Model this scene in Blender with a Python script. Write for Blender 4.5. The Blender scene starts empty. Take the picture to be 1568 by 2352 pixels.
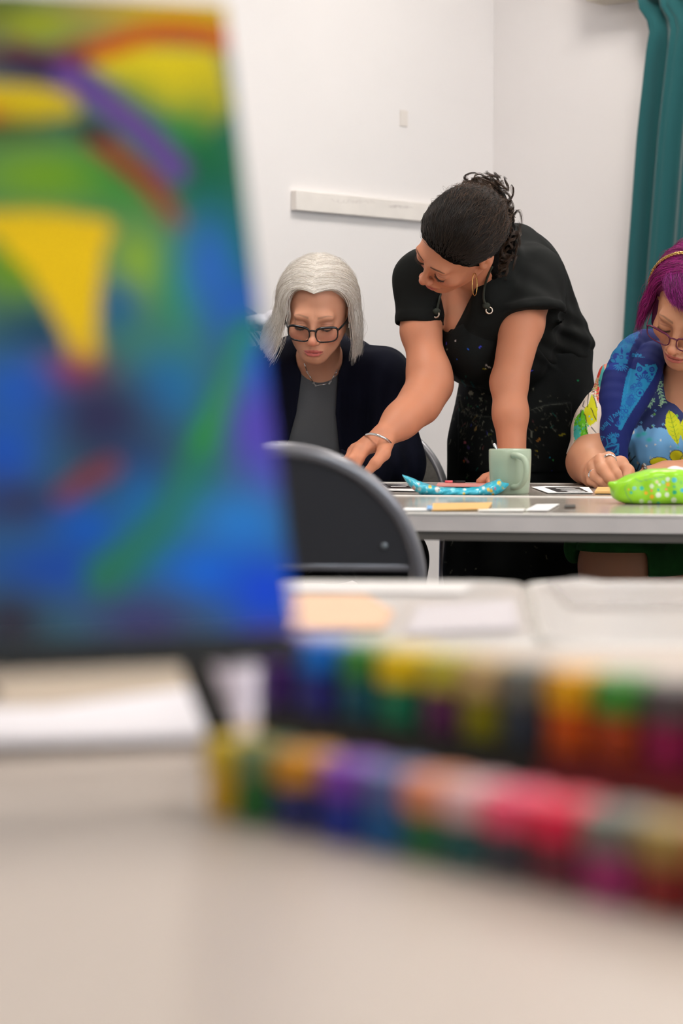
import bpy, bmesh, math, random
import numpy as np
from mathutils import Vector, Matrix
from mathutils.bvhtree import BVHTree
SC = bpy.context.scene
COL = SC.collection
F32 = np.float32
# ---------------------------------------------------------------- camera
FPX = 85.0 / 24.0 * 1568.0
PIT = math.atan2(1176 - 882, FPX)
CP, SP = math.cos(PIT), math.sin(PIT)
CZ = 0.95
def at(px, py, Y):
    """point of the room seen at a place of the frame, Y metres in front of the camera"""
    u = (px - 784.0) / FPX; v = (1176.0 - py) / FPX
    d = np.array([u, CP + v * SP, -SP + v * CP])
    return d * (Y / d[1]) + np.array([0, 0, CZ])
def on_table(px, py, z=0.74):
    u = (px - 784.0) / FPX; v = (1176.0 - py) / FPX
    d = np.array([u, CP + v * SP, -SP + v * CP])
    return d * ((z - CZ) / d[2]) + np.array([0, 0, CZ])
def to_frame(p):
    p = np.asarray(p, float)
    x, y, z = p[..., 0], p[..., 1], p[..., 2] - CZ
    f = y * CP - z * SP; u = y * SP + z * CP
    return np.stack([784 + FPX * x / f, 1176 - FPX * u / f], -1)
cam = bpy.data.cameras.new('camera'); camo = bpy.data.objects.new('camera', cam); COL.objects.link(camo)
camo.location = (0, 0, CZ); camo.rotation_euler = (math.pi / 2 - PIT, 0, 0)
cam.sensor_fit = 'HORIZONTAL'; cam.sensor_width = 24; cam.lens = 85
cam.dof.use_dof = True; cam.dof.focus_distance = 5.0; cam.dof.aperture_fstop = 3.6
cam.clip_start = 0.05
SC.camera = camo
# ---------------------------------------------------------------- colours / materials
def lin(r, g=None, b=None):
    if g is None: r, g, b = r
    return tuple(((c / 255.0) / 12.92 if c / 255.0 <= 0.04045 else ((c / 255.0 + 0.055) / 1.055) ** 2.4) for c in (r, g, b))
MATS = {}
def mat(name, rgb=None, rough=0.6, metal=0.0, attr=False, bump=0.0, bscale=300.0, spec=0.5, trans=0.0, ior=1.45,
        sheen=0.0, sss=0.0, emis=0.0, coat=0.0, mottle=0.0, mscale=8.0, alpha=1.0, stretch=None):
    if name in MATS: return MATS[name]
    m = bpy.data.materials.new(name); m.use_nodes = True
    nt = m.node_tree; b = nt.nodes['Principled BSDF']; L = nt.links
    b.inputs['Roughness'].default_value = rough; b.inputs['Metallic'].default_value = metal
    b.inputs['Specular IOR Level'].default_value = spec; b.inputs['IOR'].default_value = ior
    b.inputs['Transmission Weight'].default_value = trans; b.inputs['Alpha'].default_value = alpha
    b.inputs['Coat Weight'].default_value = coat
    if sheen: b.inputs['Sheen Weight'].default_value = sheen
    if sss:
        b.inputs['Subsurface Weight'].default_value = sss; b.inputs['Subsurface Radius'].default_value = (1.0, 0.35, 0.2)
        b.inputs['Subsurface Scale'].default_value = 0.008
    if rgb is not None: b.inputs['Base Color'].default_value = (*lin(rgb), 1)
    src = None
    if attr:
        a = nt.nodes.new('ShaderNodeAttribute'); a.attribute_name = 'Col'; src = a.outputs['Color']
        L.new(src, b.inputs['Base Color'])
    tc = nt.nodes.new('ShaderNodeTexCoord')
    co = tc.outputs['Object']
    if stretch:
        mp = nt.nodes.new('ShaderNodeMapping'); mp.inputs['Scale'].default_value = stretch; L.new(co, mp.inputs['Vector']); co = mp.outputs['Vector']
    if mottle:
        n = nt.nodes.new('ShaderNodeTexNoise'); n.inputs['Scale'].default_value = mscale; n.inputs['Detail'].default_value = 5
        L.new(co, n.inputs['Vector'])
        mr = nt.nodes.new('ShaderNodeMapRange'); mr.inputs['From Min'].default_value = 0.3; mr.inputs['From Max'].default_value = 0.7
        mr.inputs['To Min'].default_value = 1 - mottle; mr.inputs['To Max'].default_value = 1 + mottle * 0.4
        L.new(n.outputs['Fac'], mr.inputs['Value'])
        mx = nt.nodes.new('ShaderNodeMix'); mx.data_type = 'RGBA'; mx.blend_type = 'MULTIPLY'; mx.inputs['Factor'].default_value = 1
        if src: L.new(src, mx.inputs[6])
        else: mx.inputs[6].default_value = (*lin(rgb), 1)
        L.new(mr.outputs['Result'], mx.inputs[7]); L.new(mx.outputs[2], b.inputs['Base Color'])
    if bump:
        n = nt.nodes.new('ShaderNodeTexNoise'); n.inputs['Scale'].default_value = bscale; n.inputs['Detail'].default_value = 3
        L.new(co, n.inputs['Vector'])
        bp = nt.nodes.new('ShaderNodeBump'); bp.inputs['Strength'].default_value = bump; bp.inputs['Distance'].default_value = 0.002
        L.new(n.outputs['Fac'], bp.inputs['Height']); L.new(bp.outputs['Normal'], b.inputs['Normal'])
    if emis:
        b.inputs['Emission Color'].default_value = (*lin(rgb), 1); b.inputs['Emission Strength'].default_value = emis
    MATS[name] = m
    return m
# ---------------------------------------------------------------- objects
def tag(o, label=None, cat=None, group=None, kind=None):
    if label: o['label'] = label
    if cat: o['category'] = cat
    if group: o['group'] = group
    if kind: o['kind'] = kind
    return o
def thing(name, label, cat, loc=(0, 0, 0), rz=0.0, group=None):
    o = bpy.data.objects.new(name, None); COL.objects.link(o)
    o.location = Vector([float(c) for c in loc]); o.rotation_euler = (0, 0, rz); o.empty_display_size = 0.05
    return tag(o, label, cat, group)
def link(name, me, m, parent=None, keep_world=True):
    o = bpy.data.objects.new(name, me); COL.objects.link(o)
    if m is not None: me.materials.append(m)
    if parent is not None:
        o.parent = parent
        if keep_world:
            bpy.context.view_layer.update()
            o.matrix_parent_inverse = parent.matrix_world.inverted()
    return o
def arrays_to_mesh(name, V, Q, smooth=True, col=None):
    me = bpy.data.meshes.new(name)
    V = np.ascontiguousarray(V, dtype=np.float32); Q = np.ascontiguousarray(Q, dtype=np.int32)
    k = Q.shape[1]
    me.vertices.add(len(V)); me.vertices.foreach_set('co', V.ravel())
    me.loops.add(Q.size); me.loops.foreach_set('vertex_index', Q.ravel())
    me.polygons.add(len(Q)); me.polygons.foreach_set('loop_start', np.arange(0, Q.size, k, dtype=np.int32))
    me.update(calc_edges=True); me.validate()
    if smooth: me.polygons.foreach_set('use_smooth', np.ones(len(me.polygons), dtype=bool))
    if col is not None: set_col(me, col)
    return me
def set_col(me, col):
    c = np.ones((len(me.vertices), 4), np.float32); c[:, :3] = col
    a = me.color_attributes.new('Col', 'FLOAT_COLOR', 'POINT'); a.data.foreach_set('color', c.ravel())
def bm_mesh(bm, name='m', smooth=False, fix=True):
    if fix: bmesh.ops.recalc_face_normals(bm, faces=bm.faces)
    me = bpy.data.meshes.new(name); bm.to_mesh(me); bm.free()
    if smooth: me.polygons.foreach_set('use_smooth', np.ones(len(me.polygons), dtype=bool))
    return me
def box(bm, c, s, R=None, bev=0.0, seg=2):
    r = bmesh.ops.create_cube(bm, size=1.0); vs = r['verts']
    M = Matrix.Translation(Vector(c)) @ (R.to_4x4() if R is not None else Matrix()) @ Matrix.Diagonal((s[0], s[1], s[2], 1))
    bmesh.ops.transform(bm, matrix=M, verts=vs)
    if bev:
        es = list({e for v in vs for e in v.link_edges})
        bmesh.ops.bevel(bm, geom=es, offset=bev, segments=seg, affect='EDGES', profile=0.5)
def tube_arrays(path, rad, n=10, closed=False, flat=1.0, up0=None):
    P = np.asarray(path, float); m = len(P)
    rad = np.broadcast_to(np.asarray(rad, float), (m,))
    T = np.zeros_like(P)
    if closed: T = np.roll(P, -1, 0) - np.roll(P, 1, 0)
    else:
        T[1:-1] = P[2:] - P[:-2]; T[0] = P[1] - P[0]; T[-1] = P[-1] - P[-2]
    T /= np.linalg.norm(T, axis=1)[:, None] + 1e-12
    up = np.array(up0 if up0 is not None else (0, 0, 1.0), float)
    if abs(T[0] @ up) > 0.95 * np.linalg.norm(up): up = np.array([1.0, 0, 0])
    V = []
    for i in range(m):
        s = np.cross(T[i], up); s /= np.linalg.norm(s) + 1e-12
        up = np.cross(s, T[i])
        a = np.arange(n) * 2 * np.pi / n
        V.append(P[i] + rad[i] * (np.cos(a)[:, None] * s + flat * np.sin(a)[:, None] * up))
    V = np.concatenate(V)
    Q = []
    for i in range(m if closed else m - 1):
        j = (i + 1) % m
        for k in range(n):
            Q.append((i * n + k, i * n + (k + 1) % n, j * n + (k + 1) % n, j * n + k))
    if not closed:
        c0 = len(V); V = np.vstack([V, P[0], P[-1]])
        for k in range(n):
            Q.append((c0, (k + 1) % n, k, c0)); Q.append((c0 + 1, (m - 1) * n + k, (m - 1) * n + (k + 1) % n, c0 + 1))
    return V, Q
def tubes(bm, path, rad, n=10, closed=False, flat=1.0, up0=None):
    V, Q = tube_arrays(path, rad, n, closed, flat, up0)
    vs = [bm.verts.new(v) for v in V]
    for q in Q:
        t = [vs[i] for i in dict.fromkeys(q)]
        try: bm.faces.new(t)
        except ValueError: pass
def smooth_path(pts, n=8):
    P = [np.asarray(p, float) for p in pts]
    P = [2 * P[0] - P[1]] + P + [2 * P[-1] - P[-2]]
    out = []
    for i in range(1, len(P) - 2):
        for k in range(n):
            t = k / n
            out.append(0.5 * ((2 * P[i]) + (-P[i - 1] + P[i + 1]) * t + (2 * P[i - 1] - 5 * P[i] + 4 * P[i + 1] - P[i + 2]) * t * t + (-P[i - 1] + 3 * P[i] - 3 * P[i + 1] + P[i + 2]) * t ** 3))
    out.append(P[-2])
    return np.array(out)
def lathe(bm, prof, n=32, c=(0, 0, 0)):
    rings = []
    for (r, z) in prof:
        if r < 1e-6: rings.append([bm.verts.new((c[0], c[1], c[2] + z))])
        else: rings.append([bm.verts.new((c[0] + r * math.cos(2 * math.pi * k / n), c[1] + r * math.sin(2 * math.pi * k / n), c[2] + z)) for k in range(n)])
    for a, b in zip(rings, rings[1:]):
        for k in range(n):
            k2 = (k + 1) % n
            if len(a) == 1 and len(b) == 1: continue
            if len(a) == 1: bm.faces.new((a[0], b[k], b[k2]))
            elif len(b) == 1: bm.faces.new((a[k], a[k2], b[0]))
            else: bm.faces.new((a[k], a[k2], b[k2], b[k]))
def part(name, bm, m, parent=None, smooth=False, world=False):
    return link(name, bm_mesh(bm, name, smooth), m, parent, keep_world=world)
def sheet(bm, pts, z0, th):
    """flat sheet (paper, card) with thickness from xy corner points"""
    lo = [bm.verts.new((p[0], p[1], z0)) for p in pts]; hi = [bm.verts.new((p[0], p[1], z0 + th)) for p in pts]
    bm.faces.new(lo[::-1]); bm.faces.new(hi)
    n = len(pts)
    for i in range(n): bm.faces.new((lo[i], lo[(i + 1) % n], hi[(i + 1) % n], hi[i]))
# ---------------------------------------------------------------- signed distance modelling
def V3(*a): return np.array(a, dtype=F32)
def ell(P, c, r, R=None):
    q = P - np.asarray(c, F32)
    if R is not None: q = q @ np.asarray(R, F32)
    r = np.asarray(r, F32)
    k0 = np.sqrt(((q / r) ** 2).sum(1)); k1 = np.sqrt(((q / (r * r)) ** 2).sum(1)) + 1e-9
    return k0 * (k0 - 1) / k1
def sph(P, c, r): return np.sqrt(((P - np.asarray(c, F32)) ** 2).sum(1)) - r
def cap(P, a, b, ra, rb=None):
    a = np.asarray(a, F32); b = np.asarray(b, F32); rb = ra if rb is None else rb
    ba = b - a; h = np.clip((P - a) @ ba / (ba @ ba + 1e-12), 0, 1)
    return np.sqrt(((P - a - h[:, None] * ba) ** 2).sum(1)) - (ra + (rb - ra) * h)
def chain(P, pts, rads, k=0.01):
    d = None
    for i in range(len(pts) - 1):
        e = cap(P, pts[i], pts[i + 1], rads[i], rads[i + 1])
        d = e if d is None else smin(d, e, k)
    return d
def smin(a, b, k):
    if k <= 0: return np.minimum(a, b)
    h = np.maximum(k - np.abs(a - b), 0) / k
    return np.minimum(a, b) - h * h * k * 0.25
def smax(a, b, k): return -smin(-a, -b, k)
def plane(P, p, n):
    n = np.asarray(n, F32); n = n / np.linalg.norm(n)
    return (P - np.asarray(p, F32)) @ n
def mesh_sdf(f, lo, hi, h):
    import time; t0_ = time.time()
    r = mesh_sdf_(f, lo, hi, h); TIMES.append((time.time() - t0_, getattr(f, '__name__', '?'), len(r[0])))
    return r
TIMES = []
def mesh_sdf_(f, lo, hi, h):
    lo = np.asarray(lo, F32); hi = np.asarray(hi, F32); B = 8
    n = (np.ceil((hi - lo) / h / B).astype(int) + 1) * B
    nb = n // B
    gi = np.stack(np.meshgrid(*[np.arange(k) for k in nb], indexing='ij'), -1).reshape(-1, 3)
    cen = lo + (gi * B + (B - 1) / 2.0).astype(F32) * F32(h)
    dc = f(cen.astype(F32))
    rad = math.sqrt(3) * B / 2 * h
    near = np.abs(dc) < rad * 1.35 + 0.004
    fld = np.repeat(np.repeat(np.repeat(dc.reshape(nb), B, 0), B, 1), B, 2).astype(F32)
    loc = np.stack(np.meshgrid(*[np.arange(B)] * 3, indexing='ij'), -1).reshape(-1, 3)
    sel = gi[near]
    for s in range(0, len(sel), 600):
        blk = sel[s:s + 600]
        idx = (blk[:, None, :] * B + loc[None]).reshape(-1, 3)
        P = (lo + idx.astype(F32) * F32(h)).astype(F32)
        fld[idx[:, 0], idx[:, 1], idx[:, 2]] = f(P)
    ins = (fld < 0)
    cnt = np.zeros(tuple(n - 1), np.uint8)
    for dx in (0, 1):
        for dy in (0, 1):
            for dz in (0, 1):
                cnt += ins[dx:n[0] - 1 + dx, dy:n[1] - 1 + dy, dz:n[2] - 1 + dz]
    act = np.argwhere((cnt > 0) & (cnt < 8))
    idm = np.full(tuple(n - 1), -1, np.int32); idm[act[:, 0], act[:, 1], act[:, 2]] = np.arange(len(act))
    offs = np.array([(a, b, c) for a in (0, 1) for b in (0, 1) for c in (0, 1)])
    cv = np.stack([fld[act[:, 0] + o[0], act[:, 1] + o[1], act[:, 2] + o[2]] for o in offs], 1)
    acc = np.zeros((len(act), 3), F32); num = np.zeros(len(act), F32)
    for i in range(8):
        for j in range(i + 1, 8):
            if np.abs(offs[i] - offs[j]).sum() != 1: continue
            a, b = cv[:, i], cv[:, j]; m = (a < 0) != (b < 0)
            t = np.where(m, a / (a - b + 1e-20), 0)
            p = offs[i] + t[:, None] * (offs[j] - offs[i])
            acc += np.where(m[:, None], p, 0); num += m
    V = lo + (act + acc / num[:, None]).astype(F32) * F32(h)
    quads = []
    for ax in range(3):
        u, v = (ax + 1) % 3, (ax + 2) % 3
        sl0 = [slice(1, n[k] - 1) for k in range(3)]; sl1 = list(sl0)
        sl0[ax] = slice(0, n[ax] - 1); sl1[ax] = slice(1, n[ax])
        a = ins[tuple(sl0)]; b = ins[tuple(sl1)]
        e = np.argwhere(a != b)
        s = a[e[:, 0], e[:, 1], e[:, 2]]
        base = e.copy()
        for k in range(3):
            if k != ax: base[:, k] += 1
        def cell(du, dv):
            c = base.copy(); c[:, u] -= du; c[:, v] -= dv
            return idm[c[:, 0], c[:, 1], c[:, 2]]
        q = np.stack([cell(1, 1), cell(0, 1), cell(0, 0), cell(1, 0)], 1)
        q[~s] = q[~s][:, ::-1]
        quads.append(q)
    Q = np.concatenate(quads); Q = Q[(Q >= 0).all(1)]
    return compact(V, Q)
def compact(V, Q):
    used = np.unique(Q); mp = np.zeros(len(V), np.int64); mp[used] = np.arange(len(used))
    return V[used], mp[Q]
def relax(V, Q, it=1, k=0.5):
    for _ in range(it):
        acc = np.zeros_like(V); num = np.zeros(len(V), F32)
        for i in range(4):
            for j in ((i + 1) % 4, (i + 3) % 4):
                np.add.at(acc, Q[:, i], V[Q[:, j]]); np.add.at(num, Q[:, i], 1)
        V = V + k * (acc / np.maximum(num, 1)[:, None] - V)
    return V
# cheap smooth noise for folds
def wob(P, s, seed=0):
    r = np.random.default_rng(seed); out = np.zeros(len(P), F32)
    for _ in range(5):
        k = r.normal(0, 1, 3).astype(F32) * s; ph = r.uniform(0, 6.28)
        out += np.sin(P @ k + F32(ph))
    return out / 5
# ---------------------------------------------------------------- painting of printed / coloured surfaces
def inpoly(p, poly):
    x, y = p[:, 0], p[:, 1]; ins = np.zeros(len(p), bool); n = len(poly); j = n - 1
    for i in range(n):
        xi, yi = poly[i]; xj, yj = poly[j]
        c = ((yi > y) != (yj > y)) & (x < (xj - xi) * (y - yi) / (yj - yi + 1e-12) + xi)
        ins ^= c; j = i
    return ins
def dline(p, pts):
    d = np.full(len(p), 1e9)
    for a, b in zip(pts[:-1], pts[1:]):
        a = np.array(a, float); b = np.array(b, float); ba = b - a
        h = np.clip((p - a) @ ba / (ba @ ba + 1e-9), 0, 1)
        d = np.minimum(d, np.linalg.norm(p - a - h[:, None] * ba, axis=1))
    return d
def paint(p, base, ops):
    c = np.array(base, float) if np.ndim(base) == 2 else np.tile(np.array(lin(base)), (len(p), 1))
    for op in ops:
        if op[0] == 'poly': m = inpoly(p, op[1]).astype(float); rgb = op[2]
        elif op[0] == 'line': m = np.clip((op[2] - dline(p, op[1])) + 0.5, 0, 1); rgb = op[3]
        elif op[0] == 'disc': m = np.clip(op[2] - np.linalg.norm(p - np.array(op[1], float), axis=1) + 0.5, 0, 1); rgb = op[3]
        elif op[0] == 'ring': m = np.clip(op[3] - np.abs(np.linalg.norm(p - np.array(op[1], float), axis=1) - op[2]) + 0.5, 0, 1); rgb = op[4]
        elif op[0] == 'soft': m = np.exp(-(((p[:, 0] - op[1][0]) / op[2]) ** 2 + ((p[:, 1] - op[1][1]) / op[3]) ** 2)); rgb = op[4]
        elif op[0] == 'brush': m = np.clip(1.5 - dline(p, op[1]) / op[2], 0, 1); m = m * m * (3 - 2 * m); rgb = op[3]
        c += m[:, None] * (np.array(lin(rgb)) - c)
    return c
# ---------------------------------------------------------------- hair strands
def strands(name, paths, rad, m, parent=None, M=None):
    n = len(paths); k = paths.shape[1]
    hc = bpy.data.hair_curves.new(name); hc.add_curves([k] * n)
    P = paths.reshape(-1, 3)
    if M is not None: P = P @ M[0].T + M[1]
    hc.points.foreach_set('position', np.ascontiguousarray(P, dtype=np.float32).ravel())
    a = hc.attributes.get('radius') or hc.attributes.new('radius', 'FLOAT', 'POINT')
    t = np.linspace(0, 1, k); r = rad * (1 - 0.75 * t ** 3)
    a.data.foreach_set('value', np.tile(r, n).astype(np.float32))
    o = bpy.data.objects.new(name, hc); COL.objects.link(o); hc.materials.append(m)
    if parent is not None: o.parent = parent; bpy.context.view_layer.update(); o.matrix_parent_inverse = parent.matrix_world.inverted()
    return o
def hair_mat(name, c1, c2, rough=0.45):
    m = bpy.data.materials.new(name); m.use_nodes = True; nt = m.node_tree; b = nt.nodes['Principled BSDF']
    hi = nt.nodes.new('ShaderNodeHairInfo'); cr = nt.nodes.new('ShaderNodeValToRGB')
    cr.color_ramp.elements[0].color = (*lin(c1), 1); cr.color_ramp.elements[1].color = (*lin(c2), 1)
    nt.links.new(hi.outputs['Random'], cr.inputs['Fac']); nt.links.new(cr.outputs['Color'], b.inputs['Base Color'])
    b.inputs['Roughness'].default_value = rough; b.inputs['Specular IOR Level'].default_value = 0.4
    return m
# ================================================================ room
CORN = np.array([0.449, 7.2]); E1 = np.array([-0.6157, -0.788]); E2 = np.array([0.788, -0.6157]); H = 2.75
LW, RW = 9.2, 6.6
M_wall = mat('wall_paint', (238, 232, 229), 0.85, mottle=0.03, mscale=1.5, bump=0.05, bscale=120)
M_ceil = mat('ceiling_paint', (238, 234, 228), 0.9)
M_floor = mat('floor_vinyl', (84, 76, 70), 0.45, mottle=0.12, mscale=5)
def wall(name, a, b, inward, z0=0.0, z1=H, th=0.1):
    """upright slab from a to b whose inner face is the line a-b"""
    a = np.array(a, float); b = np.array(b, float); n = -np.array(inward, float) * th
    bm = bmesh.new()
    q = [a, b, b + n, a + n]
    lo = [bm.verts.new((p[0], p[1], z0)) for p in q]; hi = [bm.verts.new((p[0], p[1], z1)) for p in q]
    bm.faces.new(lo); bm.faces.new(hi)
    for i in range(4): bm.faces.new((lo[i], lo[(i + 1) % 4], hi[(i + 1) % 4], hi[i]))
    return bm
def struct(name, bm, m, **k): return tag(part(name, bm, m, **k), kind='structure')
c0 = CORN; c1 = CORN + E1 * LW; c2 = c1 + E2 * RW; c3 = CORN + E2 * RW
struct('wall_left', wall('l', c0, c1, E2), M_wall)
struct('wall_right', wall('r', c0, c3, E1), M_wall)
struct('wall_back', wall('b', c1, c2, -E1), M_wall)
# side wall opposite the long wall, with a row of windows
bm = wall('s', c3, c2, -E2, 0, 0.9)
for q in (wall('s', c3, c2, -E2, 2.2, H), wall('s', c3, c3 + E1 * 1.2, -E2, 0.9, 2.2), wall('s', c2, c2 - E1 * 1.6, -E2, 0.9, 2.2), wall('s', c3 + E1 * 4.2, c3 + E1 * 4.6, -E2, 0.9, 2.2)):
    me = bm_mesh(q); bm.from_mesh(me)
struct('wall_side', bm, M_wall)
def slab(z0, z1, g=0.1):
    bm = bmesh.new(); q = [c0 - E1 * g - E2 * g, c1 + E1 * g - E2 * g, c2 + E1 * g + E2 * g, c3 - E1 * g + E2 * g]
    lo = [bm.verts.new((p[0], p[1], z0)) for p in q]; hi = [bm.verts.new((p[0], p[1], z1)) for p in q]
    bm.faces.new(lo); bm.faces.new(hi)
    for i in range(4): bm.faces.new((lo[i], lo[(i + 1) % 4], hi[(i + 1) % 4], hi[i]))
    return bm
struct('floor', slab(-0.1, 0), M_floor)
struct('ceiling', slab(H, H + 0.1), M_ceil)
bm = wall('x', c0 + E2 * .0, c1, E2, 0, 0.1, -0.015); struct('baseboard_left', bm, mat('skirting', (225, 218, 208), .6))
bm = wall('x', c0 + E1 * .016, c3 + E1 * .016, E1, 0, 0.1, 0.014); struct('baseboard_right', bm, mat('skirting'))
M_glass = mat('window_glass', (255, 255, 255), 0.0, trans=1.0, ior=1.0)
for i, (s0, s1) in enumerate(((1.2, 4.2), (4.6, 7.6))):
    a = c3 + E1 * s0; b = c3 + E1 * s1
    fr = bmesh.new()
    for (p, q, z0, z1) in ((a, b, .9, .95), (a, b, 2.15, 2.2), (a, a + E1 * .05, .95, 2.15), (b - E1 * .05, b, .95, 2.15), ((a + b) / 2, (a + b) / 2 + E1 * .05, .95, 2.15)):
        fr.from_mesh(bm_mesh(wall('f', p, q, -E2, z0, z1, .06)))
    w = struct('window_%d' % (i + 1), fr, mat('window_frame', (230, 230, 228), .4))
# ceiling lights (out of frame, they light the room)
M_diff = mat('light_diffuser', (255, 251, 246), 0.5, emis=9.0)
M_white = mat('white_metal', (230, 230, 228), 0.4)
k = 0
RZ1 = math.atan2(E1[1], E1[0])
for u, v in ((0.85, 1.1), (0.85, 3.1), (0.85, 5.3), (2.7, 1.1), (2.7, 3.1), (2.7, 5.3), (4.7, 2.2), (4.7, 4.6)):
    if True:
        p = CORN + E1 * u + E2 * v
        t = thing('ceiling_light', 'recessed square ceiling light panel with white rim', 'ceiling light', (p[0], p[1], H - 0.03), RZ1, 'ceiling light panels')
        bm = bmesh.new()
        for (cx, cy, sx, sy) in ((0, .29, .62, .04), (0, -.29, .62, .04), (.29, 0, .04, .54), (-.29, 0, .04, .54)): box(bm, (cx, cy, .012), (sx, sy, .03))
        part('frame', bm, M_white, t)
        bm = bmesh.new(); box(bm, (0, 0, .018), (.54, .54, .01)); part('diffuser', bm, M_diff, t)
# things on the walls
def on_left_wall(px, py, off=0.0):
    u = (px - 784.0) / FPX; v = (1176.0 - py) / FPX
    d = np.array([u, CP + v * SP, -SP + v * CP]); n = np.array([E2[0], E2[1], 0]); c = np.array([*(CORN + E2 * off), 0])
    return d * ((c - np.array([0, 0, CZ])) @ n / (d @ n)) + np.array([0, 0, CZ])
def wall_board(name, pa, pb, z0, z1, th, m, label, cat, bev=.002):
    a = on_left_wall(*pa); b = on_left_wall(*pb); mid = (a + b) / 2; Lh = np.linalg.norm((b - a)[:2])
    t = thing(name, label, cat, (mid[0], mid[1], z0), RZ1)
    return t, Lh
a = on_left_wall(681, 460, .02); b = on_left_wall(1010, 460, .02)
z1 = on_left_wall(681, 437, .02)[2]; z0 = on_left_wall(681, 482, .02)[2]
mid = (a + b) / 2; L = np.linalg.norm((b - a)[:2])
bm = bmesh.new(); box(bm, (0, -0.0, (z1 - z0) / 2), (L, .02, z1 - z0), bev=.0015)
o = part('wall_rail', bm, mat('rail_paint', (238, 230, 222), .6, mottle=.05, mscale=14)); q = mid[:2] - E2 * 0.0101
o.location = (q[0], q[1], z0); o.rotation_euler = (0, 0, RZ1); tag(o, 'long white painted timber rail fixed to the wall behind the women', 'rail')
# faint pencil scribbles on the rail
bm = bmesh.new(); rr = random.Random(4)
for (x0, x1, zc, s) in ((762, 860, 461, 5), (895, 945, 473, 3)):
    pts = []
    for i in range(36):
        t_ = i / 35; pts.append(on_left_wall(x0 + (x1 - x0) * t_ + rr.uniform(-5, 5), zc + 4 * t_ + rr.uniform(-s, s), .0203))
    tubes(bm, smooth_path(pts, 3), .0003, 4)
sc_ = part('pencil_marks', bm, mat('pencil', (212, 202, 198), .9)); sc_.parent = o; bpy.context.view_layer.update(); sc_.matrix_parent_inverse = o.matrix_world.inverted()
a = on_left_wall(926, 272)
bm = bmesh.new(); box(bm, (0, 0, 0), (.035, .003, .045), bev=.001)
o = part('wall_patch', bm, mat('patch_paint', (228, 219, 211), .8)); q = a[:2] + E2 * .0015; o.location = (q[0], q[1], a[2]); o.rotation_euler = (0, 0, RZ1)
tag(o, 'small square painted patch on the bare wall high above the rail', 'wall patch')
# curtain and its pelmet on the right wall
def on_right_wall(px, py, off=0.0):
    u = (px - 784.0) / FPX; v = (1176.0 - py) / FPX
    d = np.array([u, CP + v * SP, -SP + v * CP]); n = np.array([E1[0], E1[1], 0]); c = np.array([*(CORN + E1 * off), 0])
    return d * ((c - np.array([0, 0, CZ])) @ n / (d @ n)) + np.array([0, 0, CZ])
RZ2 = math.atan2(E2[1], E2[0])
a = on_right_wall(1366, 8, .05); b = CORN + E2 * 3.4
sa = (a[:2] - CORN) @ E2
bm = bmesh.new(); box(bm, ((3.4 - sa) / 2, 0, .06), (3.4 - sa, .10, .12), bev=.003)
o = part('pelmet', bm, mat('pelmet_paint', (214, 204, 188), .6)); q = CORN + E2 * sa + E1 * .051
o.location = (q[0], q[1], a[2]); o.rotation_euler = (0, 0, RZ2); tag(o, 'cream curtain pelmet box at the top of the wall', 'pelmet')
zt = a[2]
def curtain():
    nx, nz = 260, 60; V = []
    ztop = zt - .004; zbot = 0.04
    for j in range(nz + 1):
        t = j / nz; z = ztop + (zbot - ztop) * t
        # left boundary follows the gathered edge
        py = 882 - (z - CZ) / 6.6 * FPX
        edge = np.interp(py, [0, 20, 48, 70, 300, 600, 800, 1200, 2400], [1462, 1476, 1489, 1487, 1462, 1440, 1428, 1420, 1415])
        e = on_right_wall(edge, py, .09); s0 = (e[:2] - CORN) @ E2
        s1 = s0 + 0.95
        pinch = math.exp(-((py - 50) / 30) ** 2)
        for i in range(nx + 1):
            u = i / nx; s = s0 + (s1 - s0) * u
            ph = u * 2 * math.pi * 13 + .35 * math.sin(3 * t + u * 9) + .5 * math.sin(u * 31)
            amp = .022 * (1 - .65 * pinch) * (0.75 + .35 * math.sin(u * 23 + 1.3))
            d = .085 + amp * math.sin(ph) + .006 * math.sin(2 * ph + 1 + 2 * t)
            w = .006 * math.cos(ph)
            p = CORN + E2 * (s + w) + E1 * d
            V.append((p[0], p[1], z))
    Q = []
    for j in range(nz):
        for i in range(nx):
            k = j * (nx + 1) + i; Q.append((k, k + 1, k + nx + 2, k + nx + 1))
    return arrays_to_mesh('curtain', np.array(V), np.array(Q))
o = link('curtain', curtain(), mat('teal_curtain', (9, 80, 82), 0.85, sheen=.3, bump=.2, bscale=900))
md = o.modifiers.new('s', 'SOLIDIFY'); md.thickness = .002
tag(o, 'teal floor-length curtain hanging in pinched folds beside the white wall', 'curtain')
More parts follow.
